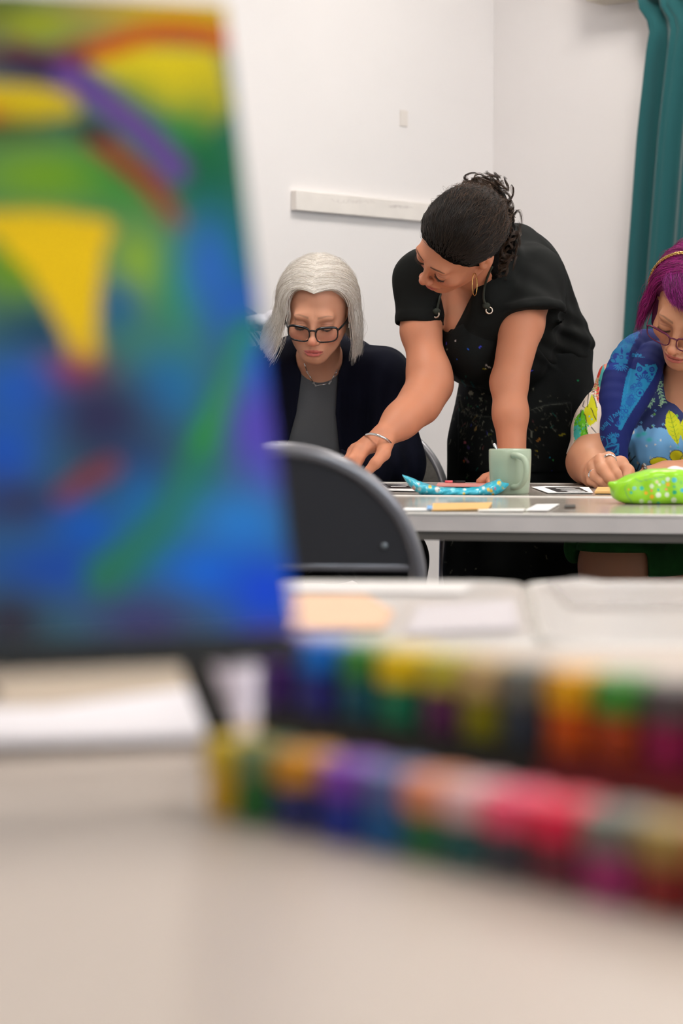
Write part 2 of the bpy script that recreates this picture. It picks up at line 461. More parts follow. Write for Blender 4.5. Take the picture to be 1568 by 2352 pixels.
# ================================================================ tables
M_top = mat('table_laminate', (176, 166, 156), 0.16, mottle=.05, mscale=6, spec=.6)
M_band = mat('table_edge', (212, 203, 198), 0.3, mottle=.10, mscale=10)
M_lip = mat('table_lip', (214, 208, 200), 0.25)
M_frame = mat('table_steel', (104, 98, 92), 0.45, metal=.3)
def rounded_rect(x0, x1, y0, y1, r, n=6):
    out = []
    for (cx, cy, a0) in ((x1 - r, y1 - r, 0), (x0 + r, y1 - r, 90), (x0 + r, y0 + r, 180), (x1 - r, y0 + r, 270)):
        for k in range(n + 1):
            a = math.radians(a0 + 90 * k / n); out.append((cx + r * math.cos(a), cy + r * math.sin(a)))
    return out
def prism(bm, pts, z0, z1): sheet(bm, pts, z0, z1 - z0)
def table(label, loc, rz, L, D, m_top=M_top, r=.03, legs=True, group=None, band=.029, m_band=None):
    """origin at the near left corner of the top"""
    t = thing('folding_table', label, 'table', (loc[0], loc[1], 0), rz, group)
    mb = m_band or M_band
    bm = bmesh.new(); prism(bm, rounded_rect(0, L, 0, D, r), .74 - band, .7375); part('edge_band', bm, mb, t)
    bm = bmesh.new(); prism(bm, rounded_rect(.004, L - .004, .004, D - .004, r), .7376, .74); o = part('tabletop', bm, m_top, t)
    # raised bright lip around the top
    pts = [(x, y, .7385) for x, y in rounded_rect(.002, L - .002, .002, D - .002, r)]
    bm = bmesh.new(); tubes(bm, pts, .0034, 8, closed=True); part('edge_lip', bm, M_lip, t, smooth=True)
    bm = bmesh.new()
    for (a0, a1, b0, b1) in ((.006, L - .006, .006, .03), (.006, L - .006, D - .03, D - .006), (.006, .03, .03, D - .03), (L - .03, L - .006, .03, D - .03)):
        box(bm, ((a0 + a1) / 2, (b0 + b1) / 2, .74 - band - .0075), (a1 - a0, b1 - b0, .015))
    part('frame', bm, M_frame, t)
    for sx in (.1, L - .1):
        for sy in (.06, D - .06):
            bm = bmesh.new(); tubes(bm, [(sx, sy, .70), (sx, sy, .012)], .0125, 12); tubes(bm, [(sx, sy, .012), (sx, sy, 0)], .016, 12)
            part('leg', bm, M_frame, t, smooth=True)
    return t
YAW = math.radians(-10); eT = np.array([math.cos(YAW), math.sin(YAW)]); nT = np.array([-math.sin(YAW), math.cos(YAW)])
pf = on_table(1200, 1181)[:2]
oA = pf - eT * 0.72
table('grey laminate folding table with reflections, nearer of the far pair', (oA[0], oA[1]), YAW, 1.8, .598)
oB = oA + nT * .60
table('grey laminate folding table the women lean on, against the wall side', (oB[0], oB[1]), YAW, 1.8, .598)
# near tables
M_near = mat('near_laminate', (206, 198, 192), 0.3, mottle=.03, mscale=4, spec=.5)
y3 = math.radians(-3); eN = np.array([math.cos(y3), math.sin(y3)]); nN = np.array([-math.sin(y3), math.cos(y3)])
pn = on_table(1200, 1338)[:2]
oN = pn - nN * .62 - eN * .66
table('pale folding table in front of the grey chair, with peach paper on it', (oN[0], oN[1]), y3, .66, .62, M_near, .05, m_band=mat('near_band', (206, 200, 194), .35))
oN2 = pn - nN * .62 + eN * .002
table('pale folding table at the right, under clear crinkled wrapping', (oN2[0], oN2[1]), y3, .9, .625, M_near, .05, m_band=mat('near_band'))
M_cream = mat('cream_laminate', (202, 185, 171), 0.4, mottle=.03, mscale=3)
oC = pn - nN * (.62 + .005 + 1.45) - eN * .75
table('wide cream table in the foreground carrying the easel and the paint pots', (oC[0], oC[1]), y3, 1.5, 1.45, M_cream, .03, m_band=mat('cream_band', (214, 202, 190), .4))
# ================================================================ papers and small things on the far tables
def lay(name, pxs, m, label, cat, z=.7402, th=.0006, group=None, bev=0):
    pts = [on_table(x, y)[:2] for x, y in pxs]; c = np.mean(pts, 0)
    bm = bmesh.new(); sheet(bm, [p - c for p in pts], 0, th)
    o = part(name, bm, m); o.location = (c[0], c[1], z); return tag(o, label, cat, group)
M_paper = mat('white_paper', (240, 238, 236), .8)
M_block = mat('lino_block', (226, 178, 110), .7)
M_ink = mat('black_ink', (22, 20, 22), .5)
ZL = .7421
def print_sheet(outer, inner, label, stripes):
    o = lay('print_sheet', outer, M_paper, label, 'print', ZL)
    c = np.mean([on_table(x, y)[:2] for x, y in outer], 0)
    bm = bmesh.new(); sheet(bm, [on_table(x, y)[:2] - c for x, y in inner], .0007, .0001); part('ink_block', bm, M_ink, o)
    for s in stripes:
        bm = bmesh.new(); sheet(bm, [on_table(x, y)[:2] - c for x, y in s], .0009, .0001)
        part('white_line', bm, M_paper, o)
    return o
print_sheet([(1220, 1121), (1252, 1119), (1352, 1122), (1362, 1135), (1258, 1135)], [(1250, 1122.5), (1330, 1122.5), (1352, 1134), (1280, 1134)], 'black and white lino print on white paper beside the green mug', [[(1275, 1125), (1318, 1125), (1322, 1126), (1278, 1126)], [(1285, 1128.5), (1330, 1128.2), (1336, 1129.5), (1290, 1129.6)], [(1300, 1131.5), (1338, 1131.3), (1344, 1132.6), (1306, 1132.8)]])
print_sheet([(862, 1112), (952, 1114), (965, 1131), (880, 1129)], [(876, 1114), (945, 1116), (952, 1126), (890, 1125)], 'black and white lino print on white paper left of the blue pouch', [[(888, 1116.5), (936, 1117.5), (938, 1118.6), (890, 1117.6)], [(896, 1120.3), (930, 1121), (934, 1122.2), (898, 1121.6)]])
def slabthing(name, pxs, m, label, cat, z=ZL, th=.004):
    return lay(name, pxs, m, label, cat, z, th)
slabthing('lino_block', [(1372, 1125.5), (1450, 1126), (1452, 1136), (1365, 1136)], M_block, 'orange lino block under the hand of the woman with magenta hair', 'lino block')
slabthing('lino_block', [(994, 1161), (1130, 1159), (1120, 1173), (990, 1176)], M_block, 'orange lino card at the edge of the far table below the blue pouch', 'lino block', th=.002)
slabthing('paper_strip', [(928, 1170), (986, 1171), (984, 1176), (922, 1176)], M_paper, 'white paper strip at the table edge next to the grey chair', 'paper', th=.001)
slabthing('tape_piece', [(981, 1168), (993, 1168), (993, 1176), (980, 1176)], mat('blue_tape', (120, 175, 225), .5), 'small pale blue piece of tape between white strip and orange card', 'tape', z=ZL + .0025, th=.0008)
slabthing('paper_scrap', [(1232, 1162), (1284, 1161), (1258, 1176), (1205, 1176)], M_paper, 'white paper scrap lying at the front edge below the mug', 'paper', th=.0008)
slabthing('paper_strip', [(1100, 1172.5), (1206, 1171.5), (1202, 1177), (1096, 1177)], mat('paper_warm', (226, 222, 216), .8), 'long pale paper strip between orange card and white scrap', 'paper', th=.0006)
slabthing('eraser', [(1296, 1165.5), (1321, 1164.5), (1321, 1169), (1297, 1169.5)], mat('dark_rubber', (70, 66, 60), .6), 'small dark rubber eraser on the bare grey tabletop', 'eraser', th=.0025)
slabthing('notebook', [(1006, 1114.5), (1122, 1115.5), (1124, 1121), (1002, 1120)], mat('pink_cover', (232, 158, 150), .5), 'pink flat notebook behind the blue pouch', 'notebook', th=.0035)
o = thing('marker_pen', 'black and pink marker pen lying on the pink notebook', 'pen', on_table(1046, 1116) + np.array([0, 0, .0088]), YAW)
bm = bmesh.new(); tubes(bm, [(-.006, 0, 0), (.020, 0, 0)], .0026, 10); part('barrel', bm, M_ink, o, smooth=True)
bm = bmesh.new(); tubes(bm, [(-.022, 0, 0), (-.006, 0, 0)], .0026, 10); part('pen_cap', bm, mat('pink_cap', (238, 110, 120), .4), o, smooth=True)
# mug and teaspoon
pm = on_table(1174, 1136.5); s = pm[1] / FPX
RM = 49 * s; HM = 104 * s
mug = thing('mug', 'pale sage green mug with a big handle standing beside the blue pouch', 'mug', (pm[0], pm[1] + RM, .7401), 0)
bm = bmesh.new()
lathe(bm, [(0, 0), (RM * .86, 0), (RM * .90, .003), (RM * .965, HM * .35), (RM, HM * .75), (RM, HM - .002), (RM - .0015, HM), (RM - .004, HM - .001), (RM - .0045, HM * .7), (RM * .86, .008), (0, .006)], 48)
M_mug = mat('sage_glaze', (166, 180, 156), .28, spec=.5, mottle=.03, mscale=20)
part('cup', bm, M_mug, mug, smooth=True)
def lp(px, py, dy): return at(px, py, pm[1] + dy) - np.array([pm[0], pm[1] + RM, .7401])
bm = bmesh.new()
tubes(bm, smooth_path([lp(1184, 1048, .02), lp(1180, 1046, -.004), lp(1190, 1047, -.014), lp(1204, 1056, -.022), lp(1209, 1075, -.026), (lp(1206, 1098, -.024)), lp(1196, 1114, -.016), lp(1184, 1119, -.006), lp(1176, 1118, .012)], 8), .0068, 14, flat=.85)
part('handle', bm, M_mug, mug, smooth=True)
M_silver = mat('silver', (205, 205, 205), .22, metal=1.0)
sp = thing('teaspoon', 'steel teaspoon sticking out of the green mug', 'spoon', (pm[0], pm[1] + RM, .746), 0)
base = np.array([pm[0], pm[1] + RM, .746])
bm = bmesh.new(); A_ = at(1134, 1018, pm[1] + .062) - base; B_ = np.array([.008, .0, .012])
tubes(bm, smooth_path([B_, B_ * .5 + A_ * .5, A_ * .86 + B_ * .14, A_], 6), [.0024] * 12 + [.0034, .0046, .0056, .006, .006, .005, .0026], 10, flat=.5)
part('spoon_handle', bm, M_silver, sp, smooth=True)
bm = bmesh.new(); bmesh.ops.create_uvsphere(bm, u_segments=16, v_segments=10, radius=1, matrix=Matrix.Translation((0.006, 0, .012)) @ Matrix.Diagonal((.011, .016, .005, 1)))
part('bowl', bm, M_silver, sp, smooth=True)
# ================================================================ folding chairs
def folding_chair(label, loc, rz, m_tube, m_pad, group=None, folded=False, simple=False, tilt=0.0, a=.205, b=.19, ztop=.868, pad_m2=None):
    t = thing('folding_chair', label, 'chair', loc, rz, group)
    k = 0.0 if folded else .45; k0 = 0.0 if folded else .20
    def Y(z): return k0 - z * k
    def W(x, z, dy=0): return (x, Y(z) + dy, z)
    R = .0125
    arch = []
    for i in range(0, 37):
        th = math.pi * i / 36; arch.append(W(-(a - R) * math.cos(th), ztop - R - b + b * math.sin(th)))
    leg0 = [W(-(a - R) - .005 * 0 - .0, z) for z in (.02, .3, .5)]
    leg1 = [W((a - R), z) for z in (.5, .3, .02)]
    bm = bmesh.new(); tubes(bm, leg0 + arch + leg1, R, 14); part('back_frame', bm, m_tube, t, smooth=True)
    # back panel that fills the arch
    bm = bmesh.new(); zb = ztop - .178; nx = 40
    outl = []
    xs = (a - R)
    for i in range(nx + 1):
        th = math.pi * i / nx; x = -xs * math.cos(th); z = ztop - R - b + b * math.sin(th)
        outl.append((x, max(z, zb)))
    outl = [(-xs, zb)] + [p for p in outl if p[1] > zb + 1e-4] + [(xs, zb)]
    fr = [bm.verts.new(W(x, z, -.009)) for x, z in outl]; bk = [bm.verts.new(W(x, z, .011)) for x, z in outl]
    bm.faces.new(fr); bm.faces.new(bk[::-1]); n = len(outl)
    for i in range(n): bm.faces.new((fr[i], fr[(i + 1) % n], bk[(i + 1) % n], bk[i]))
    o = part('backrest', bm, m_pad, t)
    if simple: return t
    bm = bmesh.new(); tubes(bm, [W(-xs, zb - .002), W(xs, zb - .002)], .009, 10); part('back_rail', bm, m_tube, t, smooth=True)
    for sx in (-1, 1):
        bm = bmesh.new(); bmesh.ops.create_uvsphere(bm, u_segments=14, v_segments=8, radius=.0055, matrix=Matrix.Translation(W(sx * .145, zb + .028, -.010)) @ Matrix.Diagonal((1, .5, 1, 1)))
        part('rivet', bm, mat('rivet_steel', (120, 126, 130), .4, metal=.4), t, smooth=True)
    # seat and rear legs
    bm = bmesh.new()
    if folded: box(bm, (0, .03, .50), (.36, .025, .38), bev=.008)
    else: box(bm, (0, .14, .445), (.385, .39, .03), bev=.012)
    part('seat', bm, pad_m2 or m_pad, t)
    for sx in (-1, 1):
        bm = bmesh.new()
        if folded: tubes(bm, [(sx * .17, .03, .44), (sx * .17, .03, .03)], .0095, 10)
        else: tubes(bm, [(sx * .172, .16, .43), (sx * .172, -.02, .27), (sx * .172, -.22, .02)], .0105, 10)
        part('leg', bm, m_tube, t, smooth=True)
    for sx in (-1, 1):
        bm = bmesh.new(); tubes(bm, [(sx * (a - R), Y(.02), .03), (sx * (a - R), Y(.0), 0)], .015, 10); part('foot_cap', bm, mat('dark_rubber'), t)
    return t
M_tube = mat('grey_enamel', (132, 130, 134), .25, metal=.35)
M_padd = mat('dark_grey_plastic', (66, 66, 70), .5)
M_chrome = mat('chair_chrome', (190, 188, 192), .3, metal=.6)
M_felt = mat('grey_felt', (150, 144, 136), .95, bump=.4, bscale=700, mottle=.15, mscale=150)
tp = at(642, 1017, 3.42)
rzc = math.radians(-4)
folding_chair('dark grey folding chair with its back to the camera, between the near and far tables', (tp[0] - math.sin(rzc) * -.19 * -1, tp[1] + .19, 0), rzc, M_tube, M_padd)
tb = at(820, 1000, 5.60)
folding_chair('grey fabric folding chair that the white-haired woman sits on', (tb[0], tb[1] - .19 - .02, 0), math.radians(176), M_chrome, M_felt, ztop=.875, pad_m2=M_felt)
tcx = at(1545, 1000, 5.62)
folding_chair('grey fabric folding chair under the woman with magenta hair', (tcx[0], tcx[1] - .24, 0), math.radians(172), M_chrome, M_felt, pad_m2=M_felt)
# folded chairs leaning in a row by the wall
M_blue = mat('blue_vinyl', (60, 105, 190), .4)
for i in range(5):
    # centre of each arch steps to the right
    c = at(455 + 14.0 * i, 830, 6.02 + .033 * i)
    o = folding_chair('folded blue chair with silver tube frame, %s' % ['leftmost of the five by the wall', 'second from the left by the wall', 'middle one of the five by the wall', 'fourth from the left by the wall', 'rightmost, nearest the white hair'][i],
                      (c[0], c[1], 0), math.radians(38), mat('bright_chrome', (190, 190, 205), .25, metal=.7), M_blue, group='folded blue chairs by the wall', folded=True, simple=(i > 0), a=.205, b=.19, ztop=.95 + (882 - (705 - 3 * i)) / FPX * c[1])
# white cloth bundle on top of the folded chairs
def bundle():
    ctr = at(603, 742, 6.12)
    def f(P):
        q = P - ctr.astype(F32)
        d = ell(q, (-.012, 0, .002), (.030, .05, .022)); d = smin(d, ell(q, (.032, 0, .008), (.03, .05, .026)), .008)
        d = smin(d, ell(q, (-.09, 0, -.002), (.06, .05, .024)), .02)
        return d + .003 * wob(P, 90, 3)
    V, Q = mesh_sdf(f, ctr - np.array([.18, .08, .06]), ctr + np.array([.09, .08, .06]), .004)
    return arrays_to_mesh('b', V, Q)
o = link('cloth_bundle', bundle(), mat('white_cloth', (232, 228, 232), .9)); tag(o, 'white cloth bundle on top of the folded blue chairs', 'cloth')
# ================================================================ near table things
lay('paper_sheet', [(672, 1372), (840, 1372), (905, 1412), (880, 1452), (655, 1452)], mat('peach_paper', (232, 190, 158), .8), 'peach coloured paper on the pale table beside the canvas', 'paper', ZL, .0012)
M_sheetw = mat('white_board', (232, 226, 222), .5)
lay('paper_sheet', [(700, 1345), (1090, 1348), (1060, 1368), (640, 1364)], M_sheetw, 'long white paper along the far edge of the pale table', 'paper', ZL, .0012)
lay('paper_sheet', [(960, 1400), (1180, 1385), (1190, 1450), (930, 1462)], mat('lilac_paper', (205, 196, 198), .6), 'pale lilac paper right of the peach paper', 'paper', ZL, .001)
def film():
    nx, ny = 90, 30; V = []; r = np.random.default_rng(5)
    a = on_table(1250, 1342); b = on_table(1568 + 260, 1342)
    x = np.linspace(a[0], b[0], nx + 1); y = np.linspace(a[1] - .02, a[1] - .30, ny + 1)
    X, Yy = np.meshgrid(x, y); P = np.stack([X.ravel(), Yy.ravel(), np.zeros(X.size)], 1).astype(F32)
    z = .7425 + .0012 * (wob(P, 40, 2) + 1) + .0008 * np.abs(wob(P, 90, 8)) + .004 * np.exp(-((P[:, 0] - a[0] - .035) / .02) ** 2) * np.exp(-((P[:, 1] - a[1] + .02) / .03) ** 2)
    P[:, 2] = z
    Q = [(j * (nx + 1) + i, j * (nx + 1) + i + 1, (j + 1) * (nx + 1) + i + 1, (j + 1) * (nx + 1) + i) for j in range(ny) for i in range(nx)]
    return arrays_to_mesh('f', P, np.array(Q))
o = link('plastic_wrapping', film(), mat('clear_film', (226, 218, 214), .3, spec=.5, alpha=.3)); o.modifiers.new('s', 'SOLIDIFY').thickness = .0006
tag(o, 'crinkled clear wrapping spread over the pale table at the right', 'wrapping')
# ================================================================ canvas on its easel
BR = at(678, 1447, 1.25); TR = at(516, 10, 1.352)
wdir = np.array([math.cos(math.radians(22)), math.sin(math.radians(22)), 0])
BL = BR - wdir * .30; TL = TR - wdir * .30
nrm = np.cross(wdir, TR - BR); nrm /= np.linalg.norm(nrm)
if nrm[1] > 0: nrm = -nrm
cv = thing('painted_canvas', 'large stretched canvas with swirls of yellow, green, purple and blue paint', 'painting', BR - wdir * .15)
ops = []
def br(pts, w, c): ops.append(('brush', [tuple(p[:2]) for p in smooth_path([(*q, 0) for q in pts], 5)], w, c))
def so(x, y, a, b, c): ops.append(('soft', (x, y), a, b, c))
so(450, 30, 320, 90, (216, 178, 0)); so(20, 30, 90, 60, (70, 95, 40)); so(110, 70, 90, 45, (165, 172, 20))
ops.append(('poly', [(190, 150), (330, 112), (505, 118), (540, 260), (480, 340), (400, 280), (300, 210)], (232, 206, 8)))
ops.append(('poly', [(-120, 205), (190, 225), (196, 285), (100, 305), (-120, 310)], (222, 190, 10)))
so(300, 250, 80, 60, (120, 150, 60)); so(0, 330, 200, 36, (50, 66, 46))
so(150, 430, 280, 90, (126, 166, 26)); so(330, 420, 130, 120, (50, 140, 60)); so(500, 430, 70, 190, (0, 108, 62)); so(540, 620, 60, 120, (0, 120, 66)); so(430, 330, 60, 70, (60, 150, 70)); so(450, 420, 60, 110, (0, 104, 58))
br([(520, 92), (430, 76), (340, 86), (250, 122), (180, 142)], 26, (204, 92, 18)); br([(200, 140), (120, 150), (60, 130)], 22, (128, 44, 30))
br([(-40, 140), (60, 165), (150, 182)], 34, (58, 36, 78)); br([(170, 190), (240, 240), (310, 300), (370, 360), (410, 410)], 34, (112, 74, 150))
br([(235, 345), (300, 400), (360, 455), (412, 530)], 24, (158, 44, 38)); br([(250, 330), (200, 320)], 20, (50, 40, 50))
so(-10, 290, 40, 22, (200, 90, 20))
so(60, 640, 130, 130, (122, 160, 0)); so(330, 640, 80, 100, (152, 182, 40)); so(420, 700, 60, 140, (60, 150, 90))
so(490, 640, 70, 130, (48, 112, 190)); so(560, 740, 60, 90, (40, 100, 190))
so(100, 800, 110, 70, (34, 78, 96)); so(285, 740, 45, 70, (22, 98, 150)); so(340, 840, 100, 80, (74, 134, 104)); so(390, 920, 90, 90, (32, 120, 170))
ops.append(('poly', [(-60, 520), (120, 522), (262, 536), (244, 640), (236, 720), (228, 800), (206, 880), (172, 868), (150, 790), (80, 660), (0, 575)], (242, 200, 0)))
br([(-60, 560), (60, 545), (150, 545), (245, 560)], 26, (236, 196, 4)); br([(180, 700), (205, 840)], 34, (240, 198, 0)); so(175, 890, 70, 42, (190, 52, 32)); so(60, 930, 110, 80, (34, 100, 190)); so(240, 990, 130, 110, (52, 44, 84)); so(20, 1080, 90, 110, (26, 90, 186)); so(60, 1190, 150, 60, (58, 58, 84)); so(300, 1090, 110, 80, (50, 56, 90))
br([(150, 1170), (200, 1130), (260, 1100)], 24, (134, 60, 56))
so(200, 1240, 90, 60, (0, 98, 190)); so(330, 1200, 70, 110, (24, 110, 170)); so(130, 1330, 200, 70, (24, 80, 168))
br([(585, 790), (560, 880), (515, 980), (470, 1070), (430, 1160), (350, 1260), (240, 1345)], 50, (44, 124, 96)); br([(575, 800), (545, 890), (500, 980), (470, 1040)], 26, (50, 150, 66))
so(610, 880, 46, 110, (0, 104, 200)); so(600, 1010, 70, 120, (98, 74, 184)); so(640, 1080, 50, 90, (92, 84, 184))
so(560, 1220, 120, 80, (44, 132, 204)); so(480, 1330, 110, 60, (10, 112, 214)); so(620, 1370, 110, 90, (0, 76, 214))
so(330, 1440, 150, 60, (72, 66, 116)); so(20, 1450, 90, 70, (58, 44, 58)); so(640, 1450, 90, 16, (80, 60, 170))
so(-200, 100, 160, 110, (200, 170, 20)); so(-420, 300, 160, 160, (90, 150, 40)); so(-220, 480, 140, 120, (40, 130, 70)); so(-480, 700, 130, 180, (30, 90, 170)); so(-230, 820, 140, 140, (70, 60, 130)); so(-420, 1100, 160, 150, (30, 130, 150)); so(-180, 1200, 140, 120, (40, 70, 150)); so(-520, 1400, 160, 120, (90, 60, 140))
br([(-600, 200), (-420, 120), (-240, 200), (-120, 300)], 30, (190, 80, 30)); br([(-560, 900), (-400, 820), (-280, 980), (-160, 1050)], 34, (50, 140, 80)); br([(-500, 520), (-360, 600), (-220, 620), (-100, 560)], 26, (230, 190, 20))
NU, NV = 150, 180
uu, vv = np.meshgrid(np.linspace(0, 1, NU + 1), np.linspace(0, 1, NV + 1)); uu = uu.ravel(); vv = vv.ravel()
G = (BL[None] * ((1 - uu) * (1 - vv))[:, None] + BR[None] * (uu * (1 - vv))[:, None] + TL[None] * ((1 - uu) * vv)[:, None] + TR[None] * (uu * vv)[:, None])
qx = (1 - uu) * (1 - vv) * -640 + uu * (1 - vv) * 690 + (1 - uu) * vv * -640 + uu * vv * 520
qy = (1 - uu) * (1 - vv) * 1530 + uu * (1 - vv) * 1450 + (1 - uu) * vv * -40 + uu * vv * 5
cc = paint(np.stack([qx, qy], 1), (60, 110, 120), ops); cc = np.clip(cc, 0, 1) ** 1.12 * .86
Qf = np.array([(j * (NU + 1) + i, j * (NU + 1) + i + 1, (j + 1) * (NU + 1) + i + 1, (j + 1) * (NU + 1) + i) for j in range(NV) for i in range(NU)])
o = link('painted_face', arrays_to_mesh('painted_face', G, Qf, True, cc), mat('acrylic_paint', None, .55, spec=.15, attr=True, bump=.3, bscale=60), cv)
bm = bmesh.new()
fr = [bm.verts.new(p - nrm * .0006) for p in (BL, BR, TR, TL)]; bk = [bm.verts.new(p - nrm * .018) for p in (BL, BR, TR, TL)]
bm.faces.new(fr); bm.faces.new(bk[::-1])
for i in range(4): bm.faces.new((fr[i], bk[i], bk[(i + 1) % 4], fr[(i + 1) % 4]))
part('stretcher', bm, mat('raw_canvas', (225, 215, 196), .9), cv, world=True)
ez = thing('table_easel', 'black metal table easel holding the painted canvas', 'easel', ((BR - wdir * .15)[0], (BR - wdir * .15)[1] + .05, .74))
M_blk = mat('black_metal', (10, 12, 10), .6)
M_ez = M_blk
c = (BL + BR) / 2
bm = bmesh.new(); R3 = Matrix((tuple(wdir), tuple(-np.cross(wdir, (0, 0, 1))), (0, 0, 1))).transposed()
box(bm, c + np.array([0, .004, -.0075]) - wdir * .0 - nrm * .006, (.30, .034, .013), R3, bev=.002); part('ledge', bm, M_ez, ez, world=True)
Tm = (TL + TR) / 2 - nrm * .03
def legm(a, b, r):
    bm = bmesh.new(); tubes(bm, [a, b], r, 8); return bm
Lf = at(513, 1712, 1.43); Lf[2] = .7405; Lt = at(392, 1380, 1.36)
part('leg', legm(Lf, Lt, .0085), M_ez, ez, world=True)
Lf2 = c - wdir * .10 - nrm * .02; Lf2 = on_table(-12, 1612); Lf2[2] = .7405; part('leg', legm(Lf2, c - wdir * .09 - nrm * .03 + np.array([0, 0, .05]), .0075), M_ez, ez, world=True)
Lf3 = c - nrm * .2; Lf3[2] = .7405; part('leg', legm(Lf3, Tm, .0052), M_ez, ez, world=True)
part('cross_bar', legm(Lt, c - wdir * .09 - nrm * .024 + np.array([0, 0, .05]), .005), M_ez, ez, world=True)
part('mast', legm(c - nrm * .026 + np.array([0, 0, -.01]), Tm, .006), M_ez, ez, world=True)
# ================================================================ foreground papers
lay('paper_stack', [(-260, 1560), (60, 1530), (330, 1510), (450, 1512), (440, 1610), (100, 1648), (-260, 1655)], mat('buff_paper', (186, 168, 148), .8), 'pile of buff paper lying behind the canvas', 'paper', ZL, .004)
lay('paper_sheet', [(-300, 1660), (120, 1650), (440, 1606), (484, 1690), (470, 1722), (-300, 1745)], mat('bright_paper', (236, 230, 234), .7), 'bright white sheet of paper under the front of the easel', 'paper', ZL + .0045, .0012)
lay('paper_sheet', [(-500, 1790), (436, 1752), (424, 2500), (-900, 2500)], mat('cream_paper', (203, 187, 174), .7), 'large cream sheet filling the left of the foreground table', 'paper', ZL - .0018, .0008)
# ================================================================ paint pots
def paint_pot(label, loc, r, h, c_lid, c_body, group):
    t = thing('paint_pot', label, 'paint pot', loc, 0, group)
    bm = bmesh.new(); lathe(bm, [(0, 0), (r * .9, 0), (r * .95, .002), (r * .95, h * .52), (r * .8, h * .58), (0, h * .58)], 24)
    part('jar', bm, mat('pot_%d_%d_%d' % c_body, c_body, .3), t, smooth=False)
    bm = bmesh.new(); lathe(bm, [(0, h * .585), (r * .93, h * .585), (r, h * .61), (r, h * .95), (r * .93, h), (0, h)], 24)
    part('lid', bm, mat('pot_%d_%d_%d' % c_lid, c_lid, .4), t, smooth=False)
    return t
front = [(545, (240, 200, 10), (236, 180, 10)), (612, (120, 140, 90), (20, 110, 40)), (705, (222, 150, 20), (30, 40, 110)), (815, (136, 64, 184), (20, 50, 160)), (915, (94, 106, 160), (0, 96, 160)),
         (1010, (240, 150, 110), (20, 110, 60)), (1100, (240, 190, 190), (0, 90, 90)), (1195, (255, 84, 120), (60, 60, 70)), (1310, (248, 24, 76), (110, 30, 50)), (1430, (120, 120, 110), (170, 40, 110)), (1560, (170, 140, 70), (140, 20, 20)), (1700, (190, 60, 50), (120, 20, 20))]
names = {0: 'yellow', 1: 'grey green', 2: 'orange', 3: 'purple', 4: 'slate blue', 5: 'peach', 6: 'pale pink', 7: 'rose pink', 8: 'crimson', 9: 'grey', 10: 'tan', 11: 'brick red'}
bl, br_ = on_table(500, 1882), on_table(1568, 2132)
fx0 = on_table(500, 1882); fx1 = on_table(1568, 2130)
fd = (fx1 - fx0)[:2]; fd /= np.linalg.norm(fd); fn = np.array([-fd[1], fd[0]])
if fn[1] < 0: fn = -fn
def hit_line(px, p0, d):
    """point of the ground line p0 + t d seen in column px"""
    u = (px - 784) / FPX * 1.0; t = (u * p0[1] - p0[0]) / (d[0] - u * d[1]); return p0 + d * t
for i, (px, cl, cb) in enumerate(front):
    p = hit_line(px, fx0[:2] + fn * .019, fd)
    nb = 'first pot of the front row' if i == 0 else 'after the %s lid' % names[i - 1]
    paint_pot('paint pot with %s lid in the front row, %s' % (names[i], nb), (p[0], p[1], .7402), .0165, .0365, cl, cb, 'paint pots in the front row')
back = [(655, (124, 76, 176), (70, 30, 120)), (748, (0, 116, 220), (40, 44, 140)), (850, (60, 140, 60), (0, 90, 110)), (938, (250, 210, 0), (0, 130, 90)), (1040, (210, 196, 60), (104, 36, 90)), (1130, (215, 180, 120), (150, 140, 0)),
        (1225, (120, 120, 110), (50, 60, 70)), (1330, (252, 180, 0), (226, 90, 0)), (1440, (70, 150, 50), (190, 70, 20)), (1560, (90, 80, 80), (160, 20, 80)), (1690, (150, 60, 60), (140, 20, 40))]
bnames = ['violet', 'bright blue', 'green', 'sunny yellow', 'straw', 'beige', 'stone grey', 'amber', 'leaf green', 'charcoal', 'dull red']
bx0 = on_table(600, 1705) if False else at(600, 1682, 1.33); bx1 = at(1568, 1790, 1.10)
bd = (bx1 - bx0)[:2]; bd /= np.linalg.norm(bd); bn = np.array([-bd[1], bd[0]]); bn = bn if bn[1] > 0 else -bn
for i, (px, cl, cb) in enumerate(back):
    p = hit_line(px, bx0[:2] + bn * .02, bd)
    nb = 'first pot on the raised tray' if i == 0 else 'after the %s lid' % bnames[i - 1]
    paint_pot('paint pot with %s lid on the raised tray, %s' % (bnames[i], nb), (p[0], p[1], .7672), .0165, .043, cl, cb, 'paint pots on the raised tray')
# raised trays
def tray(name, pxa, pxb, m, label):
    a = hit_line(pxa, bx0[:2] - bn * .002, bd); b = hit_line(pxb, bx0[:2] - bn * .002, bd)
    q = [a, b, b + bn * .05, a + bn * .05]; c = np.mean(q, 0)
    t = thing(name, label, 'tray', (c[0], c[1], .7402))
    bm = bmesh.new(); sheet(bm, [p - c for p in q], 0, .0265); part('base', bm, m, t)
    bm = bmesh.new(); sheet(bm, [p - c for p in (a, b, b + bn * .002, a + bn * .002)], .0268, .006); part('rim', bm, m, t)
tray('pot_tray', 590, 1240, mat('dark_tray', (24, 26, 24), .5), 'black tray raising the left half of the back row of paint pots')
tray('pot_tray', 1245, 1800, mat('red_tray', (120, 20, 22), .5), 'dark red tray raising the right half of the back row of paint pots')
